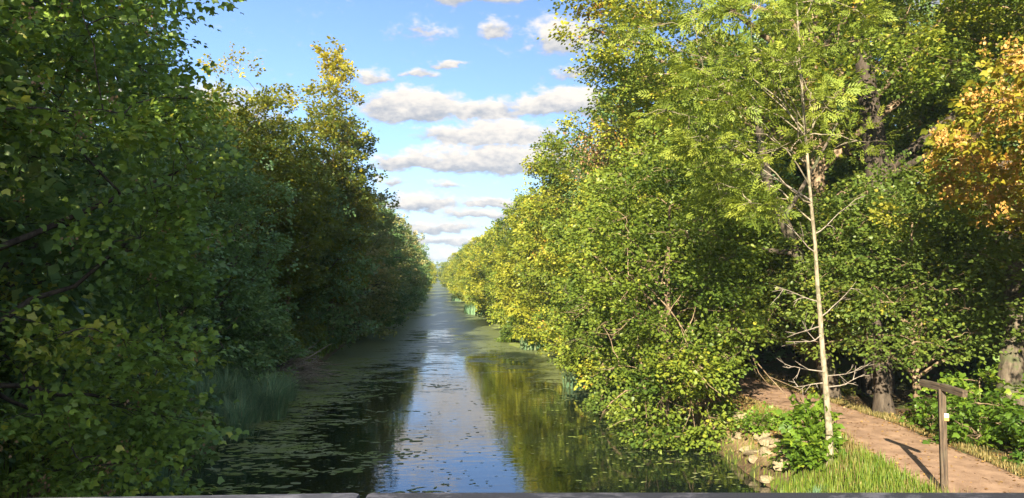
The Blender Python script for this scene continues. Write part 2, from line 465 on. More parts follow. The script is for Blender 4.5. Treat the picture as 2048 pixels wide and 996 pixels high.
    T = np.repeat(ct, n_spray)[:, None] + g.normal(0, tint[1] * 0.45, (nS, 1)) + g.normal(0, tint[1] * 0.4, (nS, n_leaf))
    T = T + np.where(g.random(T.shape) < speck, 0.38, 0)
    P = P.reshape(-1, 3); D = D.reshape(-1, 3); N = N.reshape(-1, 3); T = np.clip(T.ravel(), 0, 1)
    sz = size * g.uniform(0.65, 1.2, len(P))
    if keep is not None:
        kk = keep(P + loc); P, D, N, T, sz = P[kk], D[kk], N[kk], T[kk], sz[kk]
    gz = P[:, 2] + loc[2] > 0.06
    P, D, N, T, sz = P[gz], D[gz], N[gz], T[gz], sz[gz]
    if big:
        ok, dep = in_view(P + loc)
        score = np.where(ok, sz / np.maximum(dep, 0.5), -1)
        idx = np.argsort(-score)[:big]
        idx = idx[score[idx] > 0]
        X, Dn, Nn = frames(D[idx], N[idx])
        sname = 'ash' if shape is ASH else 'maple' if shape is MAPLE else 'oval'
        for j, i in enumerate(idx):
            me = single_leaf(leaf, sname, shape, round(float(T[i]) * 8) / 8)
            lo = bpy.data.objects.new('leaf', me); COL.objects.link(lo); lo.parent = root
            s = sz[i]
            mt = Matrix(((X[j][0] * s, Dn[j][0] * s, Nn[j][0] * s, P[i][0]), (X[j][1] * s, Dn[j][1] * s, Nn[j][1] * s, P[i][1]), (X[j][2] * s, Dn[j][2] * s, Nn[j][2] * s, P[i][2]), (0, 0, 0, 1)))
            lo.matrix_local = mt
        mk = np.ones(len(P), bool); mk[idx] = False
        P, D, N, T, sz = P[mk], D[mk], N[mk], T[mk], sz[mk]
    if trunk: link('trunk', tb.mesh('trunk'), M[bark], root)
    link('branches', br.mesh('branches'), M[bark], root)
    cr = link('crown', leaf_mesh('crown', P, D, N, sz, T, shape), M[leaf], root)
    cr['kind'] = 'stuff'
    if seeds:
        share, smat, ssz, per = seeds
        k = g.random(nS) < share
        Q = SP[k]
        if keep is not None: Q = Q[keep(Q + loc)]
        n = len(Q)
        P2 = (Q[:, None] + g.normal(0, 0.07, (n, per, 3)) * np.array([1, 1, 1.3]) + np.array([0, 0, -0.04]) + (unit(Q - ctr.mean(0))[:, None] + np.array([-0.35, -0.6, 0.1])) * 0.2).reshape(-1, 3)
        D2 = g.normal(0, 0.5, P2.shape) + np.array([0, 0, -1.0]); N2 = g.normal(0, 1, P2.shape)
        P2[:, 2] = np.maximum(P2[:, 2], 0.3)
        s2 = ssz * g.uniform(0.7, 1.2, len(P2))
        ob = link('seed_clusters', leaf_mesh('seed_clusters', P2, D2, N2, s2, g.random(len(P2)), KITE), M[smat], root)
        ob['kind'] = 'stuff'
    return root


def copy_tree(src, loc, rz=0.0, sc=1.0, label=None, cat=None, group=None, leaf=None, szz=None):
    c = src.copy(); COL.objects.link(c)
    c.location = loc; c.rotation_euler = (0, 0, rz); c.scale = (sc, sc, sc * (szz or 1.0))
    for k in ('label', 'category', 'group'):
        if k in c: del c[k]
    tag(c, label, cat, group)
    for ch in src.children:
        if ch.name.split('.')[0] == 'leaf': continue
        d = ch.copy(); COL.objects.link(d); d.parent = c
        if leaf and d.name.split('.')[0] == 'crown':
            d.material_slots[0].link = 'OBJECT'; d.material_slots[0].material = M[leaf]
    return c


# ------------------------------------------------------------------ ground, water, path
def smooth_noise(x, y, seed):
    g = np.random.default_rng(seed); out = 0
    for k in range(7):
        a = g.uniform(0, 2 * math.pi); f = 0.25 * 1.55 ** k
        out = out + np.sin((x * math.cos(a) + y * math.sin(a)) * f + g.uniform(0, 6.28)) / 1.35 ** k
    return out / 3.0


LX = [-3000, -60, -30, -14, -9.0, -8.0, -7.2, -6.4, -5.6, -4.0, 0, 5.5, 6.8, 7.6, 8.1, 8.7, 9.2, 10.0, 12.0, 16, 30, 60, 3000]
LZ = [1.5, 1.5, 1.4, 1.2, 1.05, 0.85, 0.45, 0.10, -0.45, -1.3, -1.6, -1.1, -0.6, -0.16, 0.34, 0.80, 0.97, 1.0, 1.02, 1.1, 1.3, 1.5, 1.5]


def shore(x, y):
    """far down the canal the banks creep in a little"""
    k = np.clip((y - 40) / 140.0, 0, 1) * 2.6
    return np.where(x > 0, x + k * np.clip(x / 6.0, 0, 1), x)


def ground_z(x, y):
    x = np.asarray(x, float); y = np.asarray(y, float)
    wig = 0.30 * smooth_noise(y * 1.9, y * 0.0 + 4.0, 17) * np.exp(-((np.abs(x) - 7.4) / 1.0) ** 2)
    z = np.interp(shore(x + wig, y), LX, LZ)
    z = np.where(y > 900, np.maximum(z, np.clip((y - 900) / 40, 0, 1) * 1.0 - 0.05 * 0), z) if True else z
    path = np.clip(1 - np.abs(x - 10.9) / 2.2, 0, 1)
    return z + 0.10 * smooth_noise(x * 1.6, y * 1.6, 3) * (1 - 0.85 * path) * np.clip(1 - (np.abs(y) / 400), 0.1, 1)


xs = np.unique(np.concatenate([[-3000, -1200, -400, -150, -80, -50, -35], np.arange(-26, -10, 1.0), np.arange(-10, -3.9, 0.3), [-2, 0, 2, 4], np.arange(5, 13, 0.2), np.arange(13, 30, 0.8), [35, 50, 80, 150, 400, 1200, 3000]]))
ys = np.unique(np.concatenate([[-3000, -800, -200, -100], np.arange(-60, 5, 3), np.arange(5, 40, 0.3), np.arange(40, 100, 1.2), np.arange(100, 300, 6), [320, 350, 400, 500, 700, 898, 940, 1200, 2000, 3000]]))
GX, GY = np.meshgrid(xs, ys)
GZ = ground_z(GX, GY)
nx = len(xs)
ii, jj = np.meshgrid(np.arange(len(ys) - 1), np.arange(nx - 1), indexing='ij')
q = np.stack([ii * nx + jj, ii * nx + jj + 1, (ii + 1) * nx + jj + 1, (ii + 1) * nx + jj], -1).reshape(-1, 4)


def ground_material():
    m = bpy.data.materials.new('bank_soil'); m.use_nodes = True
    t = NT(m.node_tree)
    g = t.n('ShaderNodeNewGeometry')
    p = g.outputs['Position']
    a = t.noise(p, 1.1, 6.0, 0.6); b = t.noise(p, 9.0, 5.0, 0.7); c = t.noise(p, 45.0, 3.0, 0.6)
    soil = t.ramp(b.outputs['Fac'], [(0.3, (0.055, 0.038, 0.022)), (0.55, (0.125, 0.085, 0.045)), (0.75, (0.23, 0.16, 0.075))])
    moss = t.ramp(c.outputs['Fac'], [(0.3, (0.035, 0.055, 0.014)), (0.7, (0.10, 0.12, 0.03))])
    col = t.mix(t.sstep(a.outputs['Fac'], 0.46, 0.60), soil, moss)
    sx = t.n('ShaderNodeSeparateXYZ', {0: p})
    worn = t.m('MULTIPLY', t.m('MULTIPLY', t.sstep(sx.outputs[0], 7.9, 8.3), t.sstep(sx.outputs[0], 10.2, 9.8)), t.m('MULTIPLY', t.sstep(sx.outputs[1], 16.8, 18.2), t.sstep(sx.outputs[1], 29.0, 26.0)))
    sand = t.ramp(b.outputs['Fac'], [(0.3, (0.24, 0.155, 0.075)), (0.7, (0.46, 0.34, 0.19))])
    col = t.mix(t.m('MULTIPLY', worn, t.sstep(a.outputs['Fac'], 0.30, 0.48)), col, sand)
    bp = t.n('ShaderNodeBump', {'Strength': 0.8, 'Distance': 0.05, 'Height': b.outputs['Fac']})
    pr = t.n('ShaderNodeBsdfPrincipled', {'Base Color': col, 'Roughness': 0.95, 'Normal': bp.outputs[0], 'Specular IOR Level': 0.2})
    t.n('ShaderNodeOutputMaterial', {'Surface': pr.outputs[0]})
    return m


tag(link('ground', tri_mesh('ground', np.stack([GX, GY, GZ], -1).reshape(-1, 3), q, smooth=True), ground_material()), kind='structure')

PATHC = np.array([[9.6, -8], [9.9, 8], [10.05, 12], [10.25, 14], [10.95, 18.8], [11.05, 22], [10.85, 26], [10.6, 34], [10.8, 60], [10.8, 300]])


def path_x(y): return np.interp(y, PATHC[:, 1], PATHC[:, 0])


def path_hw(y, side): return 1.12 + 0.14 * smooth_noise(y * 2.2, np.full_like(np.asarray(y, float), side * 9.0), 11)


py_ = np.concatenate([np.arange(-8, 45, 0.2), np.arange(45, 300, 3.0)])
rows = []
for k in np.linspace(-1, 1, 9):
    hw = path_hw(py_, 1 if k > 0 else -1)
    x_ = path_x(py_) + k * hw
    rows.append(np.stack([x_, py_, ground_z(x_, py_) + 0.03 - 0.035 * abs(k) ** 4], -1))
PV = np.stack(rows, 1)
ii, jj = np.meshgrid(np.arange(len(py_) - 1), np.arange(8), indexing='ij')
pq = np.stack([ii * 9 + jj, ii * 9 + jj + 1, (ii + 1) * 9 + jj + 1, (ii + 1) * 9 + jj], -1).reshape(-1, 4)


def path_material():
    m = bpy.data.materials.new('sandy_gravel'); m.use_nodes = True
    t = NT(m.node_tree)
    p = t.n('ShaderNodeNewGeometry').outputs['Position']
    a = t.noise(p, 2.0, 5.0, 0.6); b = t.noise(p, 60.0, 3.0, 0.7); c = t.noise(t.vm('MULTIPLY', p, (3.0, 0.5, 1.0)), 1.4, 4.0)
    col = t.ramp(a.outputs['Fac'], [(0.32, (0.20, 0.125, 0.080)), (0.66, (0.40, 0.265, 0.175))])
    col = t.mix(t.m('MULTIPLY', t.sstep(b.outputs['Fac'], 0.45, 0.75), 0.5), col, c4((0.38, 0.28, 0.19)))
    col = t.mix(t.m('MULTIPLY', t.sstep(c.outputs['Fac'], 0.5, 0.7), 0.35), col, c4((0.22, 0.14, 0.09)))
    bp = t.n('ShaderNodeBump', {'Strength': 0.5, 'Distance': 0.02, 'Height': b.outputs['Fac']})
    pr = t.n('ShaderNodeBsdfPrincipled', {'Base Color': col, 'Roughness': 0.95, 'Normal': bp.outputs[0], 'Specular IOR Level': 0.2})
    t.n('ShaderNodeOutputMaterial', {'Surface': pr.outputs[0]})
    return m


tag(link('path', tri_mesh('path', PV.reshape(-1, 3), pq, smooth=True), path_material()), kind='structure')


def water_material():
    m = bpy.data.materials.new('canal_water'); m.use_nodes = True
    t = NT(m.node_tree)
    p = t.n('ShaderNodeNewGeometry').outputs['Position']
    s = t.n('ShaderNodeSeparateXYZ', {0: p})
    # film of duckweed: drifts in streaks across the canal, denser far away and at the banks
    big = t.noise(t.vm('MULTIPLY', p, (0.16, 0.09, 0)), 1.0, 4.0, 0.6, 0.5)
    st = t.noise(t.vm('MULTIPLY', p, (0.55, 1.3, 0)), 1.0, 7.0, 0.66, 0.6)
    fine = t.noise(t.vm('MULTIPLY', p, (4.0, 7.0, 0)), 1.0, 5.0, 0.7, 0.3)
    cov = t.n('ShaderNodeFloatCurve') if False else None
    far = t.sstep(s.outputs[1], 18.0, 60.0, -0.14, 0.26)
    side = t.sstep(t.m('ABSOLUTE', t.m('SUBTRACT', s.outputs[0], 0.6)), 1.6, 6.0, -0.11, 0.05)
    f = t.m('ADD', t.m('MULTIPLY', t.m('SUBTRACT', st.outputs['Fac'], 0.5), 1.0), t.m('MULTIPLY', t.m('SUBTRACT', fine.outputs['Fac'], 0.5), 0.55))
    f = t.m('ADD', f, t.m('MULTIPLY', t.m('SUBTRACT', big.outputs['Fac'], 0.5), 0.7))
    f = t.m('ADD', t.m('ADD', f, far), side)
    film = t.sstep(f, -0.02, 0.10)
    fc = t.ramp(fine.outputs['Fac'], [(0.3, (0.085, 0.11, 0.045)), (0.7, (0.19, 0.22, 0.085))])
    rip = t.noise(t.vm('MULTIPLY', p, (1.3, 3.2, 0)), 1.0, 3.0, 0.5, 0.4)
    rip2 = t.noise(t.vm('MULTIPLY', p, (6.0, 11.0, 0)), 1.0, 2.0, 0.5)
    hgt = t.m('ADD', t.m('MULTIPLY', rip.outputs['Fac'], 0.020), t.m('MULTIPLY', rip2.outputs['Fac'], 0.0016))
    bp = t.n('ShaderNodeBump', {'Strength': 0.22, 'Distance': 1.0, 'Height': hgt})
    clear = t.n('ShaderNodeBsdfPrincipled', {'Base Color': c4((0.006, 0.011, 0.008)), 'Roughness': 0.03, 'IOR': 2.6, 'Normal': bp.outputs[0]})
    bp2 = t.n('ShaderNodeBump', {'Strength': 0.5, 'Distance': 0.02, 'Height': fine.outputs['Fac']})
    weed = t.n('ShaderNodeBsdfPrincipled', {'Base Color': fc, 'Roughness': 0.38, 'Specular IOR Level': 0.6, 'Normal': bp2.outputs[0]})
    mx = t.n('ShaderNodeMixShader', {0: film, 1: clear.outputs[0], 2: weed.outputs[0]})
    t.n('ShaderNodeOutputMaterial', {'Surface': mx.outputs[0]})
    return m


wy = np.array([-200, -20, 0, 5, 10, 20, 30, 40, 60, 80, 100, 150, 200, 300, 500, 905.0])
wx = np.array([-7.6, -3, 0, 3, 6, 9.0])
WX, WY = np.meshgrid(wx, wy)
ii, jj = np.meshgrid(np.arange(len(wy) - 1), np.arange(len(wx) - 1), indexing='ij'); k6 = len(wx)
wq = np.stack([ii * k6 + jj, ii * k6 + jj + 1, (ii + 1) * k6 + jj + 1, (ii + 1) * k6 + jj], -1).reshape(-1, 4)
tag(link('water', tri_mesh('water', np.stack([WX, WY, np.zeros_like(WX)], -1).reshape(-1, 3), wq), water_material()), kind='structure')

# floating rafts of weed, thin irregular discs lying on the water
weed_m = bpy.data.materials.new('duckweed'); weed_m.use_nodes = True
t = NT(weed_m.node_tree)
p = t.n('ShaderNodeNewGeometry').outputs['Position']
a = t.noise(p, 22.0, 5.0, 0.7); b = t.noise(p, 1.3, 3.0)
colr = t.mix(t.sstep(b.outputs['Fac'], 0.4, 0.6), t.ramp(a.outputs['Fac'], [(0.3, (0.12, 0.165, 0.03)), (0.7, (0.25, 0.31, 0.055))]), t.ramp(a.outputs['Fac'], [(0.3, (0.17, 0.20, 0.08)), (0.7, (0.30, 0.33, 0.13))]))
bp = t.n('ShaderNodeBump', {'Strength': 0.6, 'Distance': 0.02, 'Height': a.outputs['Fac']})
pr = t.n('ShaderNodeBsdfPrincipled', {'Base Color': colr, 'Roughness': 0.7, 'Normal': bp.outputs[0], 'Specular IOR Level': 0.3})
t.n('ShaderNodeOutputMaterial', {'Surface': pr.outputs[0]})


def weed_patches():
    g = np.random.default_rng(21)
    V = []; F = []; n = 0
    def patch(x, y, L, wd, dens=1):
        nonlocal n
        k = 11
        a = np.linspace(0, 2 * math.pi, k, endpoint=False)
        rad = 1 + g.normal(0, 0.28, k)
        rad = np.clip(rad, 0.3, 1.6)
        th = g.normal(0, 0.3)
        ex = np.cos(a) * rad * L; ey = np.sin(a) * rad * wd
        zz = 0.004 + g.random() * 0.004
        pts = np.stack([x + ex * math.cos(th) - ey * math.sin(th), y + ex * math.sin(th) + ey * math.cos(th), np.full(k, zz)], 1)
        V.append(pts); V.append(np.array([[x, y, zz + 0.006]]))
        F.extend([[n + i, n + (i + 1) % k, n + k] for i in range(k)])
        n += k + 1
    # drifts: left shade side, right bank corner, thin scatter everywhere
    for _ in range(170):      # left band
        y = g.uniform(17, 46); cx = -6.2 + abs(g.normal(0, 1.9)); dir_ = g.normal(0, 0.35)
        for k in range(g.integers(4, 16)):
            patch(cx + k * 0.16 * math.cos(dir_) + g.normal(0, .12), y + k * 0.10 * math.sin(dir_) + g.normal(0, .16), g.uniform(0.03, 0.22), g.uniform(0.02, 0.10))
    for _ in range(30):      # right corner under the trees
        y = g.uniform(18, 36); cx = 7.4 - abs(g.normal(0, 1.6)); dir_ = g.normal(0, 0.5)
        for k in range(g.integers(4, 14)):
            patch(cx + k * 0.14 * math.cos(dir_) + g.normal(0, .15), y + k * 0.12 * math.sin(dir_) + g.normal(0, .16), g.uniform(0.03, 0.12), g.uniform(0.02, 0.05))
    for _ in range(34):       # denser mats drifting on the shaded side
        mx_, my_ = -6.0 + abs(g.normal(0, 2.0)), g.uniform(17, 40)
        lx, ly = g.uniform(0.3, 0.9), g.uniform(0.12, 0.4)
        for k in range(int(90 * lx)):
            patch(mx_ + g.normal(0, lx), my_ + g.normal(0, ly), g.uniform(0.03, 0.13), g.uniform(0.02, 0.08))
    for _ in range(1300):
        y = 14 + 50 * g.random() ** 1.6
        patch(g.uniform(-6, 7.3), y, g.uniform(0.015, 0.07), g.uniform(0.01, 0.04))
    for _ in range(120):      # bright mats against the far right bank
        y = g.uniform(45, 150); k = float(np.clip((y - 40) / 140.0, 0, 1) * 2.6)
        patch(7.2 - k - abs(g.normal(0, .6)), y, g.uniform(0.3, 1.3), g.uniform(0.4, 2.0))
    return np.concatenate(V), np.array(F)


V_, F_ = weed_patches()
tag(link('duckweed', tri_mesh('duckweed', V_, F_), weed_m), kind='stuff')

# ------------------------------------------------------------------ bridge railing in front of the camera
def rail_material(name, base_c, light, amount):
    m = bpy.data.materials.new(name); m.use_nodes = True
    t = NT(m.node_tree)
    o = t.n('ShaderNodeTexCoord').outputs['Object']
    a = t.noise(t.vm('MULTIPLY', o, (4.0, 9.0, 9.0)), 3.0, 8.0, 0.7, 0.3); b = t.noise(o, 60.0, 4.0, 0.7)
    col = t.mix(t.sstep(t.m('ADD', a.outputs['Fac'], t.m('MULTIPLY', b.outputs['Fac'], 0.3)), 0.64 - amount, 0.80), c4(base_c), c4(light))
    bp = t.n('ShaderNodeBump', {'Strength': 0.4, 'Distance': 0.004, 'Height': b.outputs['Fac']})
    pr = t.n('ShaderNodeBsdfPrincipled', {'Base Color': col, 'Roughness': 0.7, 'Normal': bp.outputs[0]})
    t.n('ShaderNodeOutputMaterial', {'Surface': pr.outputs[0]})
    return m


def box_mesh(name, size, bevel=0.0, seg=2):
    import bmesh
    bm = bmesh.new()
    bmesh.ops.create_cube(bm, size=1.0)
    for v in bm.verts: v.co = Vector((v.co.x * size[0], v.co.y * size[1], v.co.z * size[2]))
    if bevel: bmesh.ops.bevel(bm, geom=list(bm.edges), offset=bevel, segments=seg, affect='EDGES', profile=0.6)
    me = bpy.data.meshes.new(name); bm.to_mesh(me); bm.free()
    return me


RY = 0.70
rail = empty('bridge_railing', (0.07, RY, 3.6), 'weathered dark grey bridge railing with a joint, running along the foot of the view', 'railing')
rail.rotation_euler = (0, 0, R(-YAW))
m1 = rail_material('weathered_rail', (0.05, 0.052, 0.065), (0.17, 0.17, 0.20), 0.08)
m2 = rail_material('dark_rail', (0.022, 0.023, 0.03), (0.10, 0.10, 0.12), 0.0)
seg = link('handrail', box_mesh('handrail', (2.4, 0.16, 0.05), 0.006), m1, rail)
seg.location = (-1.337, -0.08, 1.1585); seg.rotation_euler = (0, R(-0.9), 0)
seg['label'] = 'paler worn left length of handrail'
seg = link('handrail', box_mesh('handrail', (3.4, 0.16, 0.05), 0.006), m2, rail)
seg.location = (1.568, -0.08, 1.1775); seg.rotation_euler = (0, 0, 0)
seg['label'] = 'darker right length of handrail'
for k in (-2.2, -1.2, -0.13, 1.2, 2.6):
    ps = link('railing_post', box_mesh('railing_post', (0.07, 0.07, 1.14), 0.005), m2, rail)
    ps.location = (k, -0.08, 0.575)
dk = link('bridge_deck', box_mesh('bridge_deck', (30, 4.0, 0.35), 0.01), m1)
dk.location = (1.0, -1.45, 3.43); dk.rotation_euler = (0, 0, R(-YAW)); tag(dk, kind='structure')

# ------------------------------------------------------------------ trees: left bank
def water_keep_left(lim):
    return lambda P: (P[:, 0] < lim + 0.25 * np.sin(P[:, 1] * 0.9) + 0.2 * np.sin(P[:, 1] * 2.3 + P[:, 2]))


GL, GR = 'trees along the shaded left bank', 'trees along the sunlit right bank'
make_tree('maple_tree', 'nearest big-leaved maple on the left edge with some sunlit yellow-green leaves', 'tree', (-9.2, 7.6, 1.0), 15, 3.9, 0.05, 'bank', 'maple', MAPLE, 0.112,
          n_clump=100, n_spray=15, n_leaf=18, clump_r=1.0, spray_r=0.42, tint=(0.42, 0.2), hot=0.12, trunk_r=0.2, bark='barkdark', seed=11, group=GL, big=150, seeds=(0.10, 'seedpink', 0.06, 14), core=0.6)
make_tree('maple_tree', 'big dark green maple with drooping pinkish seed clusters bulging over the left bank', 'tree', (-8.3, 14.2, 0.9), 17, 3.9, 0.02, 'bank', 'maple', MAPLE, 0.125,
          n_clump=185, n_spray=18, n_leaf=15, clump_r=0.95, spray_r=0.42, tint=(0.34, 0.15), hot=0.05, trunk_r=0.2, bark='barkdark', seed=12, group=GL, big=300, seeds=(0.12, 'seedpink', 0.06, 14), core=0.62, flat=0.38)
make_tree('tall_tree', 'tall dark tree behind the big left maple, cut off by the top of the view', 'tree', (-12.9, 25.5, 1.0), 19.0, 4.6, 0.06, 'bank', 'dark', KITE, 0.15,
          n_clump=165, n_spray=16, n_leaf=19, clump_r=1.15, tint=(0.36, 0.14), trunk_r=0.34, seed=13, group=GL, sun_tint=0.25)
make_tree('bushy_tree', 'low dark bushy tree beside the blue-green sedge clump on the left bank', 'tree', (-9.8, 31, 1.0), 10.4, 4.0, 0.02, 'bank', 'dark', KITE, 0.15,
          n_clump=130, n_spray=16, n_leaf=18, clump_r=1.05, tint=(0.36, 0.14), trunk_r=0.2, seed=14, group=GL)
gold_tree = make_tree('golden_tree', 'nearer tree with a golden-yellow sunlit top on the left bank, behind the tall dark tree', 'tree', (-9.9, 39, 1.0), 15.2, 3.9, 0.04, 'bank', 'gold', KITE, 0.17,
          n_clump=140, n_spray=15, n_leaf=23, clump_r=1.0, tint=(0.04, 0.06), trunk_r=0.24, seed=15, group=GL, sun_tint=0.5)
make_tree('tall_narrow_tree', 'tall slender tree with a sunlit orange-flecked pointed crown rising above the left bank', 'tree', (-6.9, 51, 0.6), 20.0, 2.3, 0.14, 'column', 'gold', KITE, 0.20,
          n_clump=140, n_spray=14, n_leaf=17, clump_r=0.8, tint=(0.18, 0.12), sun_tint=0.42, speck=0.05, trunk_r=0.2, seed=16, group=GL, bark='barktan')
copy_tree(gold_tree, (-9.6, 46.0, 1.0), 2.2, 1.0, 'second golden-topped tree, between the first one and the slender pointed tree', 'tree', GL)
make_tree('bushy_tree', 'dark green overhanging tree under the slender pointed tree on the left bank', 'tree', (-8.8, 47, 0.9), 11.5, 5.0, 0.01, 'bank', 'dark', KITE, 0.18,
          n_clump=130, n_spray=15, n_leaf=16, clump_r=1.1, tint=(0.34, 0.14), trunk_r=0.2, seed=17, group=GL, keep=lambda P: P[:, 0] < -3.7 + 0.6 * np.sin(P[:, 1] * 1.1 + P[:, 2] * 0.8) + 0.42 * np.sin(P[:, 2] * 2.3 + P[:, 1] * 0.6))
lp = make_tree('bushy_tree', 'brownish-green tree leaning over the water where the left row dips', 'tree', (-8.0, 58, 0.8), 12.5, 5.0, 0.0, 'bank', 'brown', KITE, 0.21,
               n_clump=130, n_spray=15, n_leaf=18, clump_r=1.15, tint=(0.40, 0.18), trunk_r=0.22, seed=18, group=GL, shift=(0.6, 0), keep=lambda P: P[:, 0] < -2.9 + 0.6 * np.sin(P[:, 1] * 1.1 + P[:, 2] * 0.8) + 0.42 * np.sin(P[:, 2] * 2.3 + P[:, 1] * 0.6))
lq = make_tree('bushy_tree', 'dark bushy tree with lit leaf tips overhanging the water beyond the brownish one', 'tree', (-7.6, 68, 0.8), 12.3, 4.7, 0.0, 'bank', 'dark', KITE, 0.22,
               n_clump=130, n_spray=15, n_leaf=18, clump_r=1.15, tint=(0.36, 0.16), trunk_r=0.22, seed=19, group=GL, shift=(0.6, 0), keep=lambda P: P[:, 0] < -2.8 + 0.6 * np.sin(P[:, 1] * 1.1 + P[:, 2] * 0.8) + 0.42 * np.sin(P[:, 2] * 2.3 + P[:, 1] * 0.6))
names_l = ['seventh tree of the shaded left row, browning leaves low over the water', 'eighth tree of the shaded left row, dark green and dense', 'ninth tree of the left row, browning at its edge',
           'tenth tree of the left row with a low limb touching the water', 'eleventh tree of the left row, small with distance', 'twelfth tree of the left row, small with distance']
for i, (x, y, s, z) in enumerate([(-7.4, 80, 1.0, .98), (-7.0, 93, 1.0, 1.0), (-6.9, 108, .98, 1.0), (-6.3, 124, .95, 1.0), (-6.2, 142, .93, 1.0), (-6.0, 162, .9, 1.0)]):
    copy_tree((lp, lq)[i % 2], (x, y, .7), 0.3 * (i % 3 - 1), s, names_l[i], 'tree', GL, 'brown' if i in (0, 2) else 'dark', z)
for i, (x, y, s) in enumerate([(-5.3, 190, .80), (-4.6, 225, .78), (-4.2, 270, .74), (-3.2, 330, .70)]):
    copy_tree((lq, lp)[i % 2], (x, y, .7), 0.8 * i, s, ['sunlit yellow-green tree just past the end of the dark left row', 'second small sunlit green tree past the dark left row', 'tiny green tree at the far left end of the canal', 'tiny farthest green tree on the left at the vanishing point'][i], 'tree', 'sunlit trees at the far left end', 'bank')

# ------------------------------------------------------------------ trees: right bank
def kr(x0, k=0.0):
    return lambda P: P[:, 0] > x0 + 0.3 * np.sin(P[:, 1] * 1.3 + P[:, 2] * 0.9) + 0.25 * np.sin(P[:, 2] * 2.1 + P[:, 1] * 0.7)


make_tree('linden_tree', 'bushy round-leaved tree spilling down to the water beside the pale stones', 'tree', (7.2, 24.0, 0.2), 9.6, 3.2, 0.0, 'bank', 'linden', OVAL, 0.12,
          n_clump=165, n_spray=16, n_leaf=19, clump_r=0.8, spray_r=0.36, tint=(0.25, 0.14), speck=0.012, trunk_r=0.14, seed=31, group=GR, bark='barktan', core=0.62, shift=(-0.3, 0), squash=(0.95, 1.1), big=120, keep=lambda P: (P[:, 0] < 8.7 + np.maximum(0, P[:, 2] - 2.6) * 0.9) & (P[:, 0] > 5.25 - 0.25 * np.maximum(0, P[:, 2] - 2.0) + 0.25 * np.sin(P[:, 1] * 2.1 + P[:, 2] * 1.7)))
make_tree('linden_tree', 'huge linden whose dark crown overhangs the sky gap from the upper right', 'tree', (14.6, 28.5, 1.0), 25, 8.8, 0.26, 'dome', 'linden', KITE, 0.145,
          n_clump=330, n_spray=17, n_leaf=27, clump_r=1.15, spray_r=0.42, tint=(0.40, 0.18), hot=0.04, speck=0.06, trunk_r=0.48, seed=32, group=GR, bark='barktan', core=0.6)
make_tree('linden_tree', 'broad yellowing tree with a withered reddish patch, bulging toward the sky gap', 'tree', (8.9, 39.5, 0.9), 13.4, 6.0, 0.0, 'bank', 'linden', KITE, 0.16,
          n_clump=230, n_spray=16, n_leaf=21, clump_r=1.0, tint=(0.42, 0.17), hot=0.02, speck=0.05, trunk_r=0.26, seed=33, group=GR, core=0.6, keep=lambda P: P[:, 0] > 4.9 + 0.06 * np.abs(P[:, 2] - 8.5) + 0.6 * np.sin(P[:, 1] * 1.1 + P[:, 2] * 0.8) + 0.42 * np.sin(P[:, 2] * 2.3 + P[:, 1] * 0.6))
make_tree('bushy_tree', 'sunlit yellow-green bushy tree low over the water in front of the broad yellowing tree', 'tree', (8.6, 32.0, 0.8), 9.4, 4.0, 0.0, 'bank', 'linden', KITE, 0.145,
          n_clump=150, n_spray=16, n_leaf=24, clump_r=0.85, tint=(0.38, 0.17), hot=0.02, speck=0.04, trunk_r=0.2, seed=34, group=GR, core=0.6, keep=lambda P: P[:, 0] > 5.3 - 0.2 * np.maximum(0, P[:, 2] - 2.5) + 0.3 * np.sin(P[:, 1] * 1.7 + P[:, 2] * 1.3))
rp = make_tree('bushy_tree', 'golden-green bushy tree behind the broad yellowing tree on the right bank', 'tree', (9.4, 51, 0.9), 10.6, 4.7, 0.0, 'bank', 'bank', KITE, 0.19,
               n_clump=140, n_spray=15, n_leaf=20, clump_r=1.0, tint=(0.32, 0.16), hot=0.03, speck=0.04, trunk_r=0.2, seed=35, group=GR, core=0.62, keep=lambda P: P[:, 0] > 5.0 + 0.6 * np.sin(P[:, 1] * 1.1 + P[:, 2] * 0.8) + 0.42 * np.sin(P[:, 2] * 2.3 + P[:, 1] * 0.6))
rq = make_tree('bushy_tree', 'rounded clear-green tree standing highest in the middle of the right row', 'tree', (9.0, 66, 0.9), 12.0, 4.8, 0.0, 'bank', 'linden', KITE, 0.21,
               n_clump=140, n_spray=15, n_leaf=19, clump_r=1.05, tint=(0.42, 0.15), trunk_r=0.2, seed=36, group=GR, core=0.62, keep=lambda P: P[:, 0] > 4.9 + 0.6 * np.sin(P[:, 1] * 1.1 + P[:, 2] * 0.8) + 0.42 * np.sin(P[:, 2] * 2.3 + P[:, 1] * 0.6))
names_r = ['yellow tree before the rounded green one in the right row', 'green tree beyond the rounded one in the right row', 'fourth golden tree down the right row', 'small green tree above the far reeds', 'golden tree above the bright weed mats',
           'far golden tree of the right row', 'far olive tree of the right row', 'farther golden tree of the right row', 'farther olive tree of the right row', 'tiny golden tree near the vanishing point', 'tiny olive tree near the vanishing point']
for i, (x, y, s, l) in enumerate([(9.2, 58.5, .92, 'bank'), (8.6, 76, .95, 'linden'), (8.3, 86, .92, 'bank'), (7.9, 98, .9, 'linden'), (7.6, 112, .88, 'bank'), (7.2, 128, .9, 'bank'), (6.9, 146, .88, 'linden'),
                                 (6.6, 168, .86, 'bank'), (6.3, 195, .86, 'bank'), (5.6, 235, .8, 'bank'), (4.6, 290, .76, 'linden')]):
    copy_tree((rp, rq)[(i + 1) % 2], (x, y, .8), 0.5 * (i % 4) - .7, s, names_r[i], 'tree', GR, l)
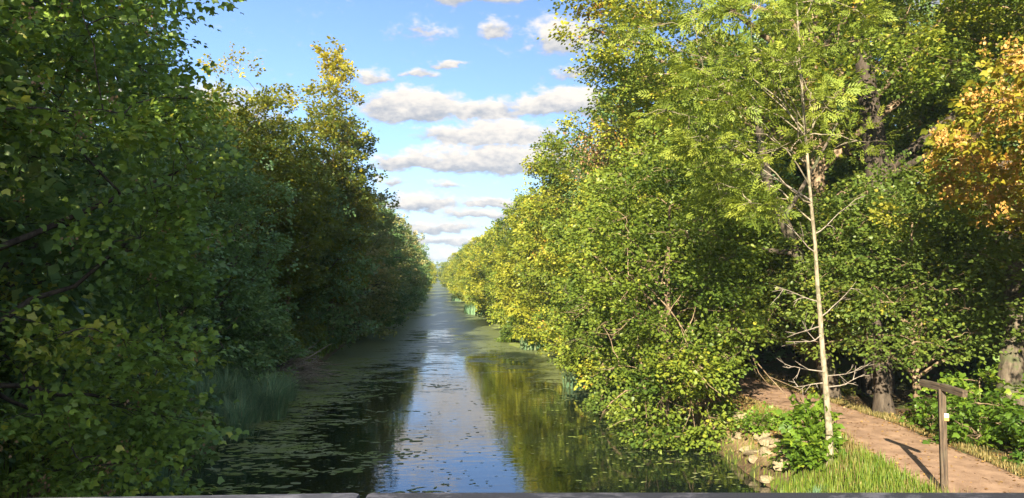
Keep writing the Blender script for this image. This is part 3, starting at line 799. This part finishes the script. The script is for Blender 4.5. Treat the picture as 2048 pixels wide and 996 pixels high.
for i, (x, y, s) in enumerate([(1.5, 420, 1.0), (-4, 440, .9), (6, 430, 1.0)]):
    copy_tree((rp, rq)[i % 2], (x, y, .8), i, s, ['tiny tree closing the far end of the canal', 'tiny tree at the far end, left of centre', 'tiny tree at the far end, right of centre'][i], 'tree', 'trees closing the far end of the canal', 'linden')

# woodland behind both rows
big_linden = next(o for o in bpy.data.objects if o.get('label', '').startswith('huge linden'))
for (x, y, s, rz_, lf, lb) in [(22.8, 21.5, .80, 2.0, 'hazel', 'tall shaded linden behind the orange maple at the right edge'), (22.0, 31.0, .88, 4.1, 'hazel', 'tall shaded linden deep in the wood behind the forked dark trunk'), (24.5, 12.0, .8, 1.0, 'hazel', 'tall linden beyond the right edge of the wood')]:
    copy_tree(big_linden, (x, y, 1.0), rz_, s, lb, 'tree', 'tall lindens in the wood', lf)
WG = 'woodland trees behind the bank rows'
rz = 0
wood = [(23, 24, 1.0), (16.5, 37, 1.3), (22, 38, 1.4), (15, 48, 1.3), (21, 52, 1.5), (28, 31, 1.5), (16, 60, 1.2), (15, 75, 1.2), (24, 66, 1.5), (15, 92, 1.1), (28, 45, 1.5)]
for i, (x, y, s) in enumerate(wood):
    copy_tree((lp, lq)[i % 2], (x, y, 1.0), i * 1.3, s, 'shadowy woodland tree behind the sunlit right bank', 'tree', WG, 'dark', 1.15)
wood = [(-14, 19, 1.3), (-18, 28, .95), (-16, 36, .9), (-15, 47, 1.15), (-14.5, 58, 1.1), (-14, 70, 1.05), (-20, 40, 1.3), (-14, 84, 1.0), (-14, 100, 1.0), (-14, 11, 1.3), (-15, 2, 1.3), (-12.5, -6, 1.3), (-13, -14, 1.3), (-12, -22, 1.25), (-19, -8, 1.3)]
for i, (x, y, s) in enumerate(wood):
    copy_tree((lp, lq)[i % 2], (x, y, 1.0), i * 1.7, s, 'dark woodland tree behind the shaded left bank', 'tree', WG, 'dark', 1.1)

# ------------------------------------------------------------------ foliage behind the path on the right
hz = make_tree('hazel_bush', 'tall glossy round-leaved bush behind the path and the pale slender trunk', 'bush', (13.9, 21.2, 1.0), 7.6, 3.4, 0.27, 'bank', 'hazel', OVAL, 0.112,
               n_clump=130, n_spray=15, n_leaf=21, clump_r=0.8, spray_r=0.36, tint=(0.36, 0.16), trunk_r=0.12, seed=41, group='glossy bushes behind the path', core=0.6, bark='barktan', big=60)
copy_tree(hz, (19.2, 21.0, 1.0), 2.1, 1.1, 'glossy round-leaved bush behind the wooden signpost', 'bush', 'glossy bushes behind the path')
copy_tree(hz, (12.9, 25.0, 1.0), 4.0, 0.95, 'glossy round-leaved bush half hidden behind the pale slender trunk', 'bush', 'glossy bushes behind the path')
copy_tree(hz, (18.5, 14.0, 1.0), 5.0, 0.9, 'glossy bush at the far right behind the path', 'bush', 'glossy bushes behind the path')

ASHP = [[0, 0, -0.3], [0.02, 0, 0.6], [-0.03, 0, 1.3], [-0.06, 0.02, 1.9], [-0.13, 0, 2.6], [-0.17, -0.02, 3.2], [-0.22, -0.02, 3.8], [-0.27, -0.02, 4.8], [-0.34, 0, 5.7], [-0.45, 0, 7.2], [-0.55, 0, 8.6], [-0.62, 0, 10.2], [-0.68, 0, 12.2]]
ash = make_tree('young_ash_tree', 'slender young ash with a pale bare trunk and feathery yellow-green leaves by the path', 'tree', (8.66, 16.42, 0.85), 13.6, 2.5, 0.38, 'dome', 'ash', ASH, 0.30,
                n_clump=66, n_spray=8, n_leaf=6, clump_r=0.5, spray_r=0.24, tint=(0.45, 0.2), trunk_r=0.074, seed=51, bark='barkpale', core=0.35, trunk_path=ASHP, big=300, flat=0.5, shift=(-1.0, 0), keep=lambda P: (P[:, 2] > 10.9) | (P[:, 0] < 7.6 - np.maximum(0, 6.4 - P[:, 2])) | ((P[:, 0] > 8.75) & (P[:, 2] > 7.2)))
# dead side twigs on the bare lower trunk
g = np.random.default_rng(5)
for (z, a, L, up) in [(3.5, 180, 0.95, 0.3), (3.15, 10, 1.1, 0.35), (2.95, 190, 1.0, 0.02), (2.75, 200, 0.8, -0.15), (1.95, 182, 1.1, 0.1), (1.85, 5, 0.95, 0.22), (1.7, 170, 0.7, -0.1), (1.6, 350, 0.8, 0.1), (4.6, 180, 1.5, 0.35), (5.0, 20, 1.2, .2), (5.75, 175, 1.5, 0.55)]:
    b0 = np.array([np.interp(z, [q[2] for q in ASHP], [q[0] for q in ASHP]), 0, z])
    d0 = np.array([math.cos(R(a)), math.sin(R(a)), up])
    dt = Tubes(); P = [b0]; d1 = d0.copy()
    for k in range(6):
        d1 = d1 + g.normal(0, 0.16, 3) + np.array([0, 0, 0.03]); P.append(P[-1] + d1 * L / 6)
    P = np.array(P); dt.add(P, np.linspace(0.017 if z < 5.5 else 0.03, 0.004, 7), 5)
    for k in (2, 3, 4, 5):
        d2 = d0 * 0.7 + g.normal(0, 0.6, 3); q2 = P[k] + d2 * L * 0.17; q3 = q2 + (d2 + g.normal(0, .35, 3)) * L * 0.15
        dt.add(np.stack([P[k], q2, q3]), (0.011, 0.008, 0.004), 4)
        q4 = q2 + (d2 + g.normal(0, .7, 3)) * L * 0.12
        dt.add(np.stack([q2, (q2 + q4) / 2, q4]), (0.007, 0.006, 0.003), 4)
    link('dead_twig', dt.mesh('dead_twig'), M['twig'], ash)


make_tree('orange_maple_tree', 'maple hung with orange seed clusters reaching in from the right edge', 'tree', (15.3, 13.6, 1.0), 11.4, 4.7, 0.45, 'dome', 'orange', MAPLE, 0.15,
          n_clump=90, n_spray=13, n_leaf=8, clump_r=0.8, spray_r=0.36, tint=(0.22, 0.22), hot=0.06, trunk_r=0.2, seed=61, core=0.6, bark='barktan', big=300, seeds=(0.55, 'seed', 0.075, 26), keep=lambda P: P[:, 2] < 9.6 + 0.0 * P[:, 0])

# thick old trunks in the shade behind the path
def old_trunk(label, pts, radii, forks, bark='barktan'):
    b0 = np.array(pts[0])
    root = empty('old_tree', tuple(b0), label, 'tree', 'old trunks in the wood')
    tb = Tubes(); P = np.array(pts) - b0
    n = 14; tq = np.linspace(0, 1, n); ti = np.linspace(0, 1, len(P))
    tb.add(np.stack([np.interp(tq, ti, P[:, k]) for k in range(3)], 1), np.interp(tq, ti, radii), 12)
    link('trunk', tb.mesh('trunk'), M[bark], root)
    for f, fr in forks:
        bt = Tubes(); f = np.array(f) - b0
        bt.add(bezier(f[0], f[1], f[2], 10), np.linspace(fr, fr * 0.35, 10), 9)
        link('limb', bt.mesh('limb'), M[bark], root)
    return root


old_trunk('thick grey trunk standing at the right edge above the saplings', [(14.75, 18.6, 0.7), (14.8, 18.7, 2.2), (15.1, 18.8, 4.2), (15.0, 19, 8)], [0.42, 0.30, 0.27, 0.2], [], 'bark')
old_trunk('massive dark trunk forking high in the shade behind the ash', [(14.6, 24.5, 0.8), (14.6, 24.5, 5), (14.8, 24.5, 8.5), (14.2, 24.5, 13)], [0.6, 0.45, 0.40, 0.25], [(((14.7, 24.5, 8.2), (16.5, 23.5, 9.8), (18.5, 22, 12.0)), 0.2), (((14.7, 24.3, 8.0), (15.8, 22.5, 9.1), (16.6, 21.5, 9.2)), 0.14)], 'barkdark')
old_trunk('leaning sunlit old trunk behind the slender ash', [(12.6, 23.6, 0.8), (11.9, 23, 3.0), (10.9, 22.4, 5.6), (9.9, 22.2, 7.6), (9.6, 22.3, 10)], [0.32, 0.22, 0.19, 0.15, 0.10], [(((10.9, 22.4, 5.6), (9.6, 22.8, 5.6), (8.4, 23.2, 6.4)), 0.10), (((10.4, 22.3, 6.6), (11.2, 22, 8), (12.0, 22, 9.5)), 0.08)], 'bark')
old_trunk('mossy stump-like trunk base beside the path bend', [(12.75, 21.0, 0.8), (12.7, 21.0, 1.6), (12.6, 21.1, 3.4), (12.4, 21.2, 6)], [0.36, 0.22, 0.17, 0.10], [], 'barkdark')
old_trunk('pale thin leaning trunk on the shaded left bank', [(-8.4, 43, .8), (-8.2, 42.8, 2.2), (-7.9, 42.5, 4), (-8, 42.5, 6)], [0.22, 0.17, 0.13, 0.08], [], 'barktan')

# ------------------------------------------------------------------ low plants
def blades(name, P, H, mat, parent=None, bend=0.5, wid=0.012, tint=(0.5, 0.25), seed=3, lean=None):
    g = np.random.default_rng(seed); n = len(P)
    a = g.random(n) * 2 * math.pi; d = np.stack([np.cos(a), np.sin(a), np.zeros(n)], 1); s = np.stack([-np.sin(a), np.cos(a), np.zeros(n)], 1)
    b = g.uniform(0.1, 1.0, n) * bend
    if lean is not None:
        d = unit(d * 0.6 + lean * 1.2); s = np.stack([-d[:, 1], d[:, 0], np.zeros(n)], 1)
    H = H * g.uniform(0.6, 1.15, n)
    up = np.array([0, 0, 1.0])
    o1, o2 = (0.12, 0.55) if lean is None else (0.22, 0.85)
    p0 = P; p1 = P + H[:, None] * (0.5 * up + o1 * b[:, None] * d); p2 = P + H[:, None] * (up * (0.95 - 0.35 * b[:, None]) + o2 * b[:, None] * d)
    w_ = (wid * g.uniform(0.6, 1.3, n))[:, None] * s
    V = np.stack([p0 - w_, p0 + w_, p1 + w_ * .8, p1 - w_ * .8, p2], 1)
    F = np.array([[0, 1, 2], [0, 2, 3], [3, 2, 4]])[None] + (np.arange(n) * 5)[:, None, None]
    T = np.clip(g.normal(tint[0], tint[1], n), 0, 1)
    return link(name, tri_mesh(name, V.reshape(-1, 3), F.reshape(-1, 3), np.repeat(T, 3)), M[mat], parent)


def on_ground(x, y, dz=0.0): return np.stack([x, y, ground_z(x, y) + dz], 1)


g = np.random.default_rng(77)
# bright grass on the near right bank, left of the path
n = 52000
y = g.uniform(9, 22, n); x = g.uniform(7.7, 10.2, n)
k = (x < path_x(y) - path_hw(y, -1) - 0.08 + 0.16 * smooth_noise(x * 0 + 3.0, y * 5.0, 8) + 0.12 * g.normal(0, 1, n)) & ((y < 17.3 + 0.4 * g.normal(0, 1, n)) | (g.random(n) < 0.05)) & (smooth_noise(x * 4, y * 4, 5) + 0.9 * g.random(n) > 0.05)
tag(blades('grass', on_ground(x[k], y[k]), 0.27, 'grass', seed=1, wid=0.009, tint=(.62, .22)), kind='stuff')
n = 2600
y = g.uniform(9, 18, n); x = g.uniform(7.8, 10.0, n); k = (x < path_x(y) - 0.9) & (smooth_noise(x * 5, y * 5, 6) > -0.1)
tag(blades('dry_stalks', on_ground(x[k], y[k]), 0.33, 'straw', seed=22, wid=0.006, tint=(.55, .25)), kind='stuff')
# dry verge on both sides of the path
n = 22000
y = g.uniform(9, 45, n); s_ = np.where(g.random(n) < 0.5, -1, 1); x = path_x(y) + s_ * (1.08 + np.abs(g.normal(0, 0.33, n)))
tag(blades('dry_grass', on_ground(x, y), 0.12, 'straw', seed=2, wid=0.009), kind='stuff')
n = 2500
y = g.uniform(18.5, 24, n); x = g.uniform(7.9, 9.9, n); k = x < path_x(y) - 1.0
tag(blades('dry_grass', on_ground(x[k], y[k]), 0.08, 'straw', seed=12, wid=0.009, tint=(.62, .25)), kind='stuff')
# rough grass on the left bank
n = 16000
y = g.uniform(10, 60, n); x = g.uniform(-11, -6.4, n)
tag(blades('bank_grass', on_ground(x, y), 0.5, 'grass', seed=4, wid=0.016, tint=(0.35, 0.2)), kind='stuff')
# leaf litter
n = 14000
y = np.concatenate([g.uniform(9, 45, n), g.uniform(17.8, 26, 9000)]); x = np.concatenate([path_x(y[:n]) + g.normal(0.2, 1.6, n), g.uniform(8.3, 10.0, 9000)])
k = g.random(len(y)) < np.where(np.abs(x - path_x(y)) < 0.85, 0.2, 1.0)
x, y = x[k], y[k]
P = on_ground(x, y, 0.035); nn = len(P)
tag(link('fallen_leaves', leaf_mesh('fallen_leaves', P, np.stack([g.normal(0, 1, nn), g.normal(0, 1, nn), g.normal(0, .15, nn)], 1), np.array([0, 0, 1.0]) + g.normal(0, .3, (nn, 3)), g.uniform(.03, .075, nn), g.random(nn), OVAL), M['litter']), kind='stuff')
n = 9000
y = g.uniform(11, 60, n); x = g.uniform(-16, -7.2, n)
P = on_ground(x, y, 0.02)
tag(link('fallen_leaves', leaf_mesh('fallen_leaves', P, np.stack([g.normal(0, 1, n), g.normal(0, 1, n), g.normal(0, .15, n)], 1), np.array([0, 0, 1.0]) + g.normal(0, .3, (n, 3)), g.uniform(.06, .13, n), g.random(n), OVAL), M['litter']), kind='stuff')


def clump(name, label, cat, x, y, n, H, rad, mat, group=None, seed=1, wid=0.012, bend=0.6, stretch=1.0, tint=(.5, .25), sub=0):
    g = np.random.default_rng(seed)
    r = rad * np.sqrt(g.random(n)); a = g.random(n) * 6.283
    X = x + r * np.cos(a); Y = y + r * np.sin(a) * stretch
    if sub:
        sc_ = g.normal(0, 0.55, (sub, 2)) * rad * np.array([1, stretch]); k = g.integers(0, sub, n); off = g.normal(0, 0.16 * rad, (n, 2))
        X = x + sc_[k, 0] + off[:, 0]; Y = y + sc_[k, 1] + off[:, 1]
    P = np.stack([X, Y, np.maximum(ground_z(X, Y), -0.05)], 1)
    c0 = np.array([x, y, float(np.maximum(ground_z(x, y), -0.05))])
    q = (P - c0) * np.array([1, 1 / stretch, 0]) / rad
    if sub:
        q = np.concatenate([off / (0.4 * rad), np.zeros((n, 1))], 1); H = H * g.uniform(0.6, 1.1, sub)[k]
    o = blades(name, P - c0, H * np.clip(1.05 - 0.5 * (q ** 2).sum(1), 0.3, 1) if bend > 0.5 else H, mat, None, bend, wid, tint, seed, q)
    o.location = c0
    return tag(o, label, cat, group)


clump('sedge_clump', 'large blue-green sedge clump at the water edge of the shaded left bank', 'sedge', -6.75, 26.6, 5200, 1.9, 1.3, 'sedge', seed=1, wid=0.011, stretch=1.5, bend=1.15, sub=13)
clump('sedge_clump', 'smaller sedge clump behind the large one on the left bank', 'sedge', -7.0, 30.5, 2600, 1.6, 1.1, 'sedge', seed=2, wid=0.012, bend=1.15, sub=8)
clump('sedge_clump', 'blue-green sedge below the slender ash on the right bank', 'sedge', 7.75, 15.3, 2200, 0.5, 0.7, 'sedge', seed=3, wid=0.007, bend=.9, stretch=1.4, tint=(.25, .2), sub=8)
clump('grass_tuft', 'yellowish lit grass in the lower left corner', 'grass', -7.7, 13.4, 1400, 0.9, 1.0, 'straw', seed=4, tint=(.4, .25))
clump('grass_tuft', 'small straw tuft left of the sedge clump', 'grass', -6.9, 24.6, 300, 0.5, 0.4, 'straw', seed=5)
clump('reed_clump', 'pale reeds at the right water edge under the yellow trees', 'reeds', 6.6, 50.5, 900, 1.5, 1.1, 'sedge', seed=6, wid=0.02, bend=.35, tint=(.5, .2))
clump('reed_clump', 'dark thin reeds standing in the water by the spilling bush', 'reeds', 6.3, 33.5, 260, 1.0, 0.8, 'sedge', seed=7, wid=0.012, bend=.4, tint=(.2, .2))
clump('reed_clump', 'far pale reeds beside the bright weed mats', 'reeds', 5.6, 96, 900, 1.3, 2.2, 'sedge', seed=8, wid=0.05, bend=.3, stretch=2.5, tint=(.35, .2))
clump('reed_clump', 'tiny farthest reeds on the right bank', 'reeds', 4.5, 140, 600, 1.2, 1.8, 'sedge', seed=9, wid=0.06, bend=.3, stretch=3, tint=(.35, .2))
clump('reed_clump', 'dark reeds below the maple on the near left bank', 'reeds', -6.4, 17.5, 900, 0.9, 1.0, 'sedge', seed=10, wid=0.012, bend=.7, tint=(.2, .2), stretch=1.6)

# saplings and shrubs
def sapling(name, label, loc, H, rad, leaf, shape, size, ncl, seed, group=None, big=0, tint=(0.45, 0.2), nsp=9, nlf=6, cat='sapling', **kw):
    return make_tree(name, label, cat, (loc[0], loc[1], float(ground_z(loc[0], loc[1]))), H, rad, 0.12, 'bush', leaf, shape, size, n_clump=ncl, n_spray=nsp, n_leaf=nlf, clump_r=0.3, spray_r=0.22,
                     tint=tint, trunk_r=0.025, seed=seed, big=big, group=group, core=0.3, bark='barktan', **kw)


sp = sapling('maple_sapling', 'bright green maple sapling at the foot of the slender ash', (8.5, 16.9), 1.55, 0.42, 'fresh', MAPLE, 0.15, 26, 71, big=60)
SG = 'maple saplings on the far side of the path'
s1 = sapling('maple_sapling', 'low maple sapling right behind the signpost', (12.6, 16.9), 1.45, 0.85, 'fresh', MAPLE, 0.14, 17, 72, SG, big=40, tint=(.3, .25))
for i, (x, y, s, lb) in enumerate([(13.1, 15.0, 1.1, 'maple sapling at the right edge beside the path'), (13.9, 16.8, 1.0, 'maple sapling below the thick grey trunk'),
                                    (12.9, 18.9, .9, 'maple sapling just left of the signpost arm'), (14.2, 19.0, 1.1, 'maple sapling in the shade behind the signpost'), (13.3, 13.6, 1.1, 'maple sapling in the lower right corner')]):
    copy_tree(s1, (x, y, float(ground_z(x, y))), i * 1.1, s, lb, 'sapling', SG)
sapling('bramble_bush', 'low leafy bramble by the path under the dark wood', (12.9, 24.6), 0.9, 0.7, 'hazel', OVAL, 0.11, 24, 73, cat='bush')
sapling('bramble_bush', 'small bright bush on the dry slope above the stones', (8.75, 20.0), 0.5, 0.35, 'fresh', OVAL, 0.10, 14, 74, cat='bush')
sapling('riverside_shrub', 'dark round shrub at the right water edge beside the reeds', (6.3, 55.0), 3.0, 1.9, 'hazel', KITE, 0.17, 70, 75, tint=(.2, .12), nsp=14, nlf=14, cat='shrub')
sapling('riverside_shrub', 'grey-green shrub on the left bank behind the sedge', (-8.0, 35.0), 3.2, 1.8, 'dark', KITE, 0.14, 70, 76, tint=(.45, .15), nsp=14, nlf=14, cat='shrub')
sapling('riverside_shrub', 'low dark shrub trailing in the water under the spilling bush', (7.2, 28.0), 2.2, 1.5, 'hazel', OVAL, 0.12, 70, 77, tint=(.2, .12), nsp=12, nlf=12, cat='shrub')
sapling('riverside_shrub', 'leafy shrub low on the left bank below the big maple', (-6.9, 19.5), 2.4, 1.4, 'dark', MAPLE, 0.14, 50, 78, tint=(.45, .15), nsp=10, nlf=8, cat='shrub')

# brush of bare dead branches on the left bank
db = Tubes(); g = np.random.default_rng(9)
for _ in range(120):
    p0 = np.array([-7.4 + g.normal(0, .4), 36 + g.normal(0, 1.4), 0.5]); d = np.array([0.75, g.normal(0, .5), g.uniform(-0.15, .6)]); L = g.uniform(1.0, 2.6)
    P = [p0]
    for k in range(5): d = d + g.normal(0, .14, 3) + np.array([0, 0, -0.09]); P.append(P[-1] + d * L / 5)
    P = np.array(P); db.add(P, np.linspace(.03, .009, 6), 4)
    for k in (2, 3, 4):
        e = P[k] + (d + g.normal(0, .7, 3)) * L * .22
        db.add(np.stack([P[k], (P[k] + e) / 2 + g.normal(0, .03, 3), e]), (.016, .011, .006), 4)
tag(link('dead_branches', db.mesh('dead_branches'), M['twig']), 'tangle of bare grey dead branches hanging over the left water edge', 'branches')

# ------------------------------------------------------------------ stones on the right bank
stone_m = bpy.data.materials.new('limestone'); stone_m.use_nodes = True
t = NT(stone_m.node_tree)
o_ = t.n('ShaderNodeTexCoord').outputs['Object']
a = t.noise(o_, 5.0, 6.0, 0.65); b = t.noise(o_, 30.0, 4.0, 0.6)
cc = t.ramp(a.outputs['Fac'], [(0.34, (0.16, 0.125, 0.07)), (0.52, (0.29, 0.235, 0.14)), (0.75, (0.42, 0.355, 0.225))])
bp = t.n('ShaderNodeBump', {'Strength': 0.6, 'Distance': 0.02, 'Height': b.outputs['Fac']})
t.n('ShaderNodeOutputMaterial', {'Surface': t.n('ShaderNodeBsdfPrincipled', {'Base Color': cc, 'Roughness': 0.9, 'Normal': bp.outputs[0]}).outputs[0]})


def stone_mesh(seed):
    import bmesh
    g = np.random.default_rng(seed)
    bm = bmesh.new(); bmesh.ops.create_icosphere(bm, subdivisions=2, radius=1.0)
    cuts = unit(g.normal(0, 1, (9, 3))); dd = g.uniform(0.45, 0.85, 9)
    for v in bm.verts:
        c = np.array(v.co)
        for nrm, d in zip(cuts, dd):
            e = c @ nrm - d
            if e > 0: c = c - nrm * e
        c += g.normal(0, 0.05, 3)
        v.co = Vector(c)
    me = bpy.data.meshes.new('stone'); bm.to_mesh(me); bm.free(); me.materials.append(stone_m)
    return me


sm = [stone_mesh(100 + i) for i in range(6)]
g = np.random.default_rng(14)
for i in range(46):
    y = 17.6 + 5.4 * g.random(); x = 8.25 + 0.09 * (y - 17.6) + g.normal(0, 0.24)
    s = g.uniform(0.09, 0.24) * (1.3 if i < 8 else 1.0)
    o = bpy.data.objects.new('stone', sm[i % 6]); COL.objects.link(o)
    o.location = (x, y, float(ground_z(x, y)) + s * 0.04); o.scale = (s * g.uniform(.9, 1.5), s * g.uniform(.8, 1.2), s * g.uniform(.5, .75)); o.rotation_euler = (g.normal(0, .25), g.normal(0, .25), g.random() * 6)
    tag(o, 'large pale limestone block on the water edge below the path' if i < 8 else 'small pale limestone lump on the slope below the path', 'stone', 'pale stones on the right bank')

# ------------------------------------------------------------------ wooden signpost
wood_m = bpy.data.materials.new('weathered_wood'); wood_m.use_nodes = True
t = NT(wood_m.node_tree)
o_ = t.n('ShaderNodeTexCoord').outputs['Object']
a = t.noise(t.vm('MULTIPLY', o_, (34.0, 34.0, 2.2)), 1.0, 6.0, 0.65, 0.4); b = t.noise(o_, 3.0, 4.0)
cc = t.ramp(a.outputs['Fac'], [(0.36, (0.025, 0.017, 0.011)), (0.55, (0.095, 0.066, 0.04)), (0.74, (0.20, 0.15, 0.095))])
cc = t.mix(t.m('MULTIPLY', t.sstep(b.outputs['Fac'], .45, .65), .45), cc, c4((0.10, 0.085, 0.055)))
bp = t.n('ShaderNodeBump', {'Strength': 0.7, 'Distance': 0.008, 'Height': a.outputs['Fac']})
t.n('ShaderNodeOutputMaterial', {'Surface': t.n('ShaderNodeBsdfPrincipled', {'Base Color': cc, 'Roughness': 0.9, 'Normal': bp.outputs[0]}).outputs[0]})


def flat_mat(name, c, rough=0.5):
    m = bpy.data.materials.new(name); m.use_nodes = True
    t = NT(m.node_tree)
    o = t.n('ShaderNodeTexCoord').outputs['Object']
    a = t.noise(o, 40.0, 4.0)
    col = t.mix(t.m('MULTIPLY', a.outputs['Fac'], 0.3), c4(c), c4([v * 0.7 for v in c]))
    t.n('ShaderNodeOutputMaterial', {'Surface': t.n('ShaderNodeBsdfPrincipled', {'Base Color': col, 'Roughness': rough}).outputs[0]})
    return m


px_, py0 = 9.2, 13.3
pz = float(ground_z(px_, py0))
post = empty('wooden_signpost', (px_, py0, pz), 'weathered wooden signpost with a plain crossbeam and small waymark plate beside the path', 'signpost')
ob = link('post', box_mesh('post', (0.12, 0.12, 2.3), 0.012), wood_m, post); ob.location = (0, 0, 0.75); ob.rotation_euler = (0, R(-0.6), R(-24))
ba = R(-88)
dirb = Vector((math.cos(ba), math.sin(ba), 0))
hb = 1.86 + 0.06
for s_, L in ((-1, .56), (1, .60)):
    bm_ = link('crossbeam', box_mesh('crossbeam', (0.125, 0.10, L), 0.010), wood_m, post)
    cpos = dirb * (s_ * L / 2) + Vector((-0.01, 0, hb + (0.012 if s_ < 0 else 0.0)))
    bm_.location = cpos
    bm_.rotation_euler = (Matrix.Rotation(ba, 3, 'Z') @ Matrix.Rotation(R(90 + (1.0 if s_ < 0 else 4.0)), 3, 'Y')).to_euler()
plate = link('waymark_plate', box_mesh('waymark_plate', (0.075, 0.006, 0.13), 0.002), flat_mat('plate_white', (0.75, 0.74, 0.70)), post)
rotp = Matrix.Rotation(R(-24), 3, 'Z')
fr = lambda u, v, z: rotp @ Vector((u, v, 0)) + Vector((0, 0, z))
plate.location = fr(0.050, -0.0665, 1.40); plate.rotation_euler = (0, 0, R(-24))
lower = link('orange_band', box_mesh('orange_band', (0.074, 0.004, 0.062), 0.001), flat_mat('band_orange', (0.62, 0.34, 0.07)), post)
lower.location = fr(0.050, -0.0700, 1.366); lower.rotation_euler = (0, 0, R(-24))
mark = link('dark_mark', box_mesh('dark_mark', (0.045, 0.004, 0.016), 0.001), flat_mat('mark_dark', (0.04, 0.03, 0.06)), post)
mark.location = fr(0.052, -0.0703, 1.417); mark.rotation_euler = (0, 0, R(-24))

# withered reddish patch in the broad yellowing tree
yt = next(o for o in bpy.data.objects if o.get('label', '').startswith('broad yellowing'))
g = np.random.default_rng(33)
n = 1300
c = np.array([7.9, 35.4, 10.9]) - np.array(yt.location)
P = c + g.normal(0, 1, (n, 3)) * np.array([0.75, 0.5, 0.75])
ob = link('withered_leaves', leaf_mesh('withered_leaves', P, g.normal(0, 1, (n, 3)) + np.array([0, 0, -1.0]), g.normal(0, 1, (n, 3)), g.uniform(.08, .17, n), g.random(n), KITE), M['dead'], yt)
ob['kind'] = 'stuff'

# bare sunlit twigs showing among the leaves of the spilling bush
bush = next(o for o in bpy.data.objects if o.get('label', '').startswith('bushy round-leaved tree spilling'))
g = np.random.default_rng(44)
for k in range(12):
    tw = Tubes()
    p0 = np.array([g.uniform(-1.6, 1.5), -1.3, g.uniform(2.2, 6.5)])
    d = np.array([g.normal(-0.2, .35), -0.75, g.normal(-0.35, .45)]); L = g.uniform(1.6, 2.8)
    P = [p0]
    for j in range(6):
        d = d + g.normal(0, .2, 3) + np.array([0, 0, -.05]); P.append(P[-1] + d * L / 6)
    P = np.array(P); tw.add(P, np.linspace(.03, .007, 7), 5)
    for j in (2, 3, 4, 5):
        e = P[j] + (d + g.normal(0, .8, 3)) * L * .22
        tw.add(np.stack([P[j], (P[j] + e) / 2 + g.normal(0, .04, 3), e]), (.013, .009, .004), 4)
    link('bare_twig', tw.mesh('bare_twig'), M['barktan'], bush)

# ------------------------------------------------------------------ thin autumn air
hm = bpy.data.materials.new('autumn_air'); hm.use_nodes = True
t = NT(hm.node_tree)
t.n('ShaderNodeOutputMaterial', {'Volume': t.n('ShaderNodeVolumePrincipled', {'Color': c4((0.55, 0.78, 1.0)), 'Density': 0.00028, 'Anisotropy': 0.0}).outputs[0]})
hz_ = link('haze', box_mesh('haze', (6100, 6100, 32)), hm)
hz_.location = (0, 0, 13.0)
tag(hz_, kind='stuff')
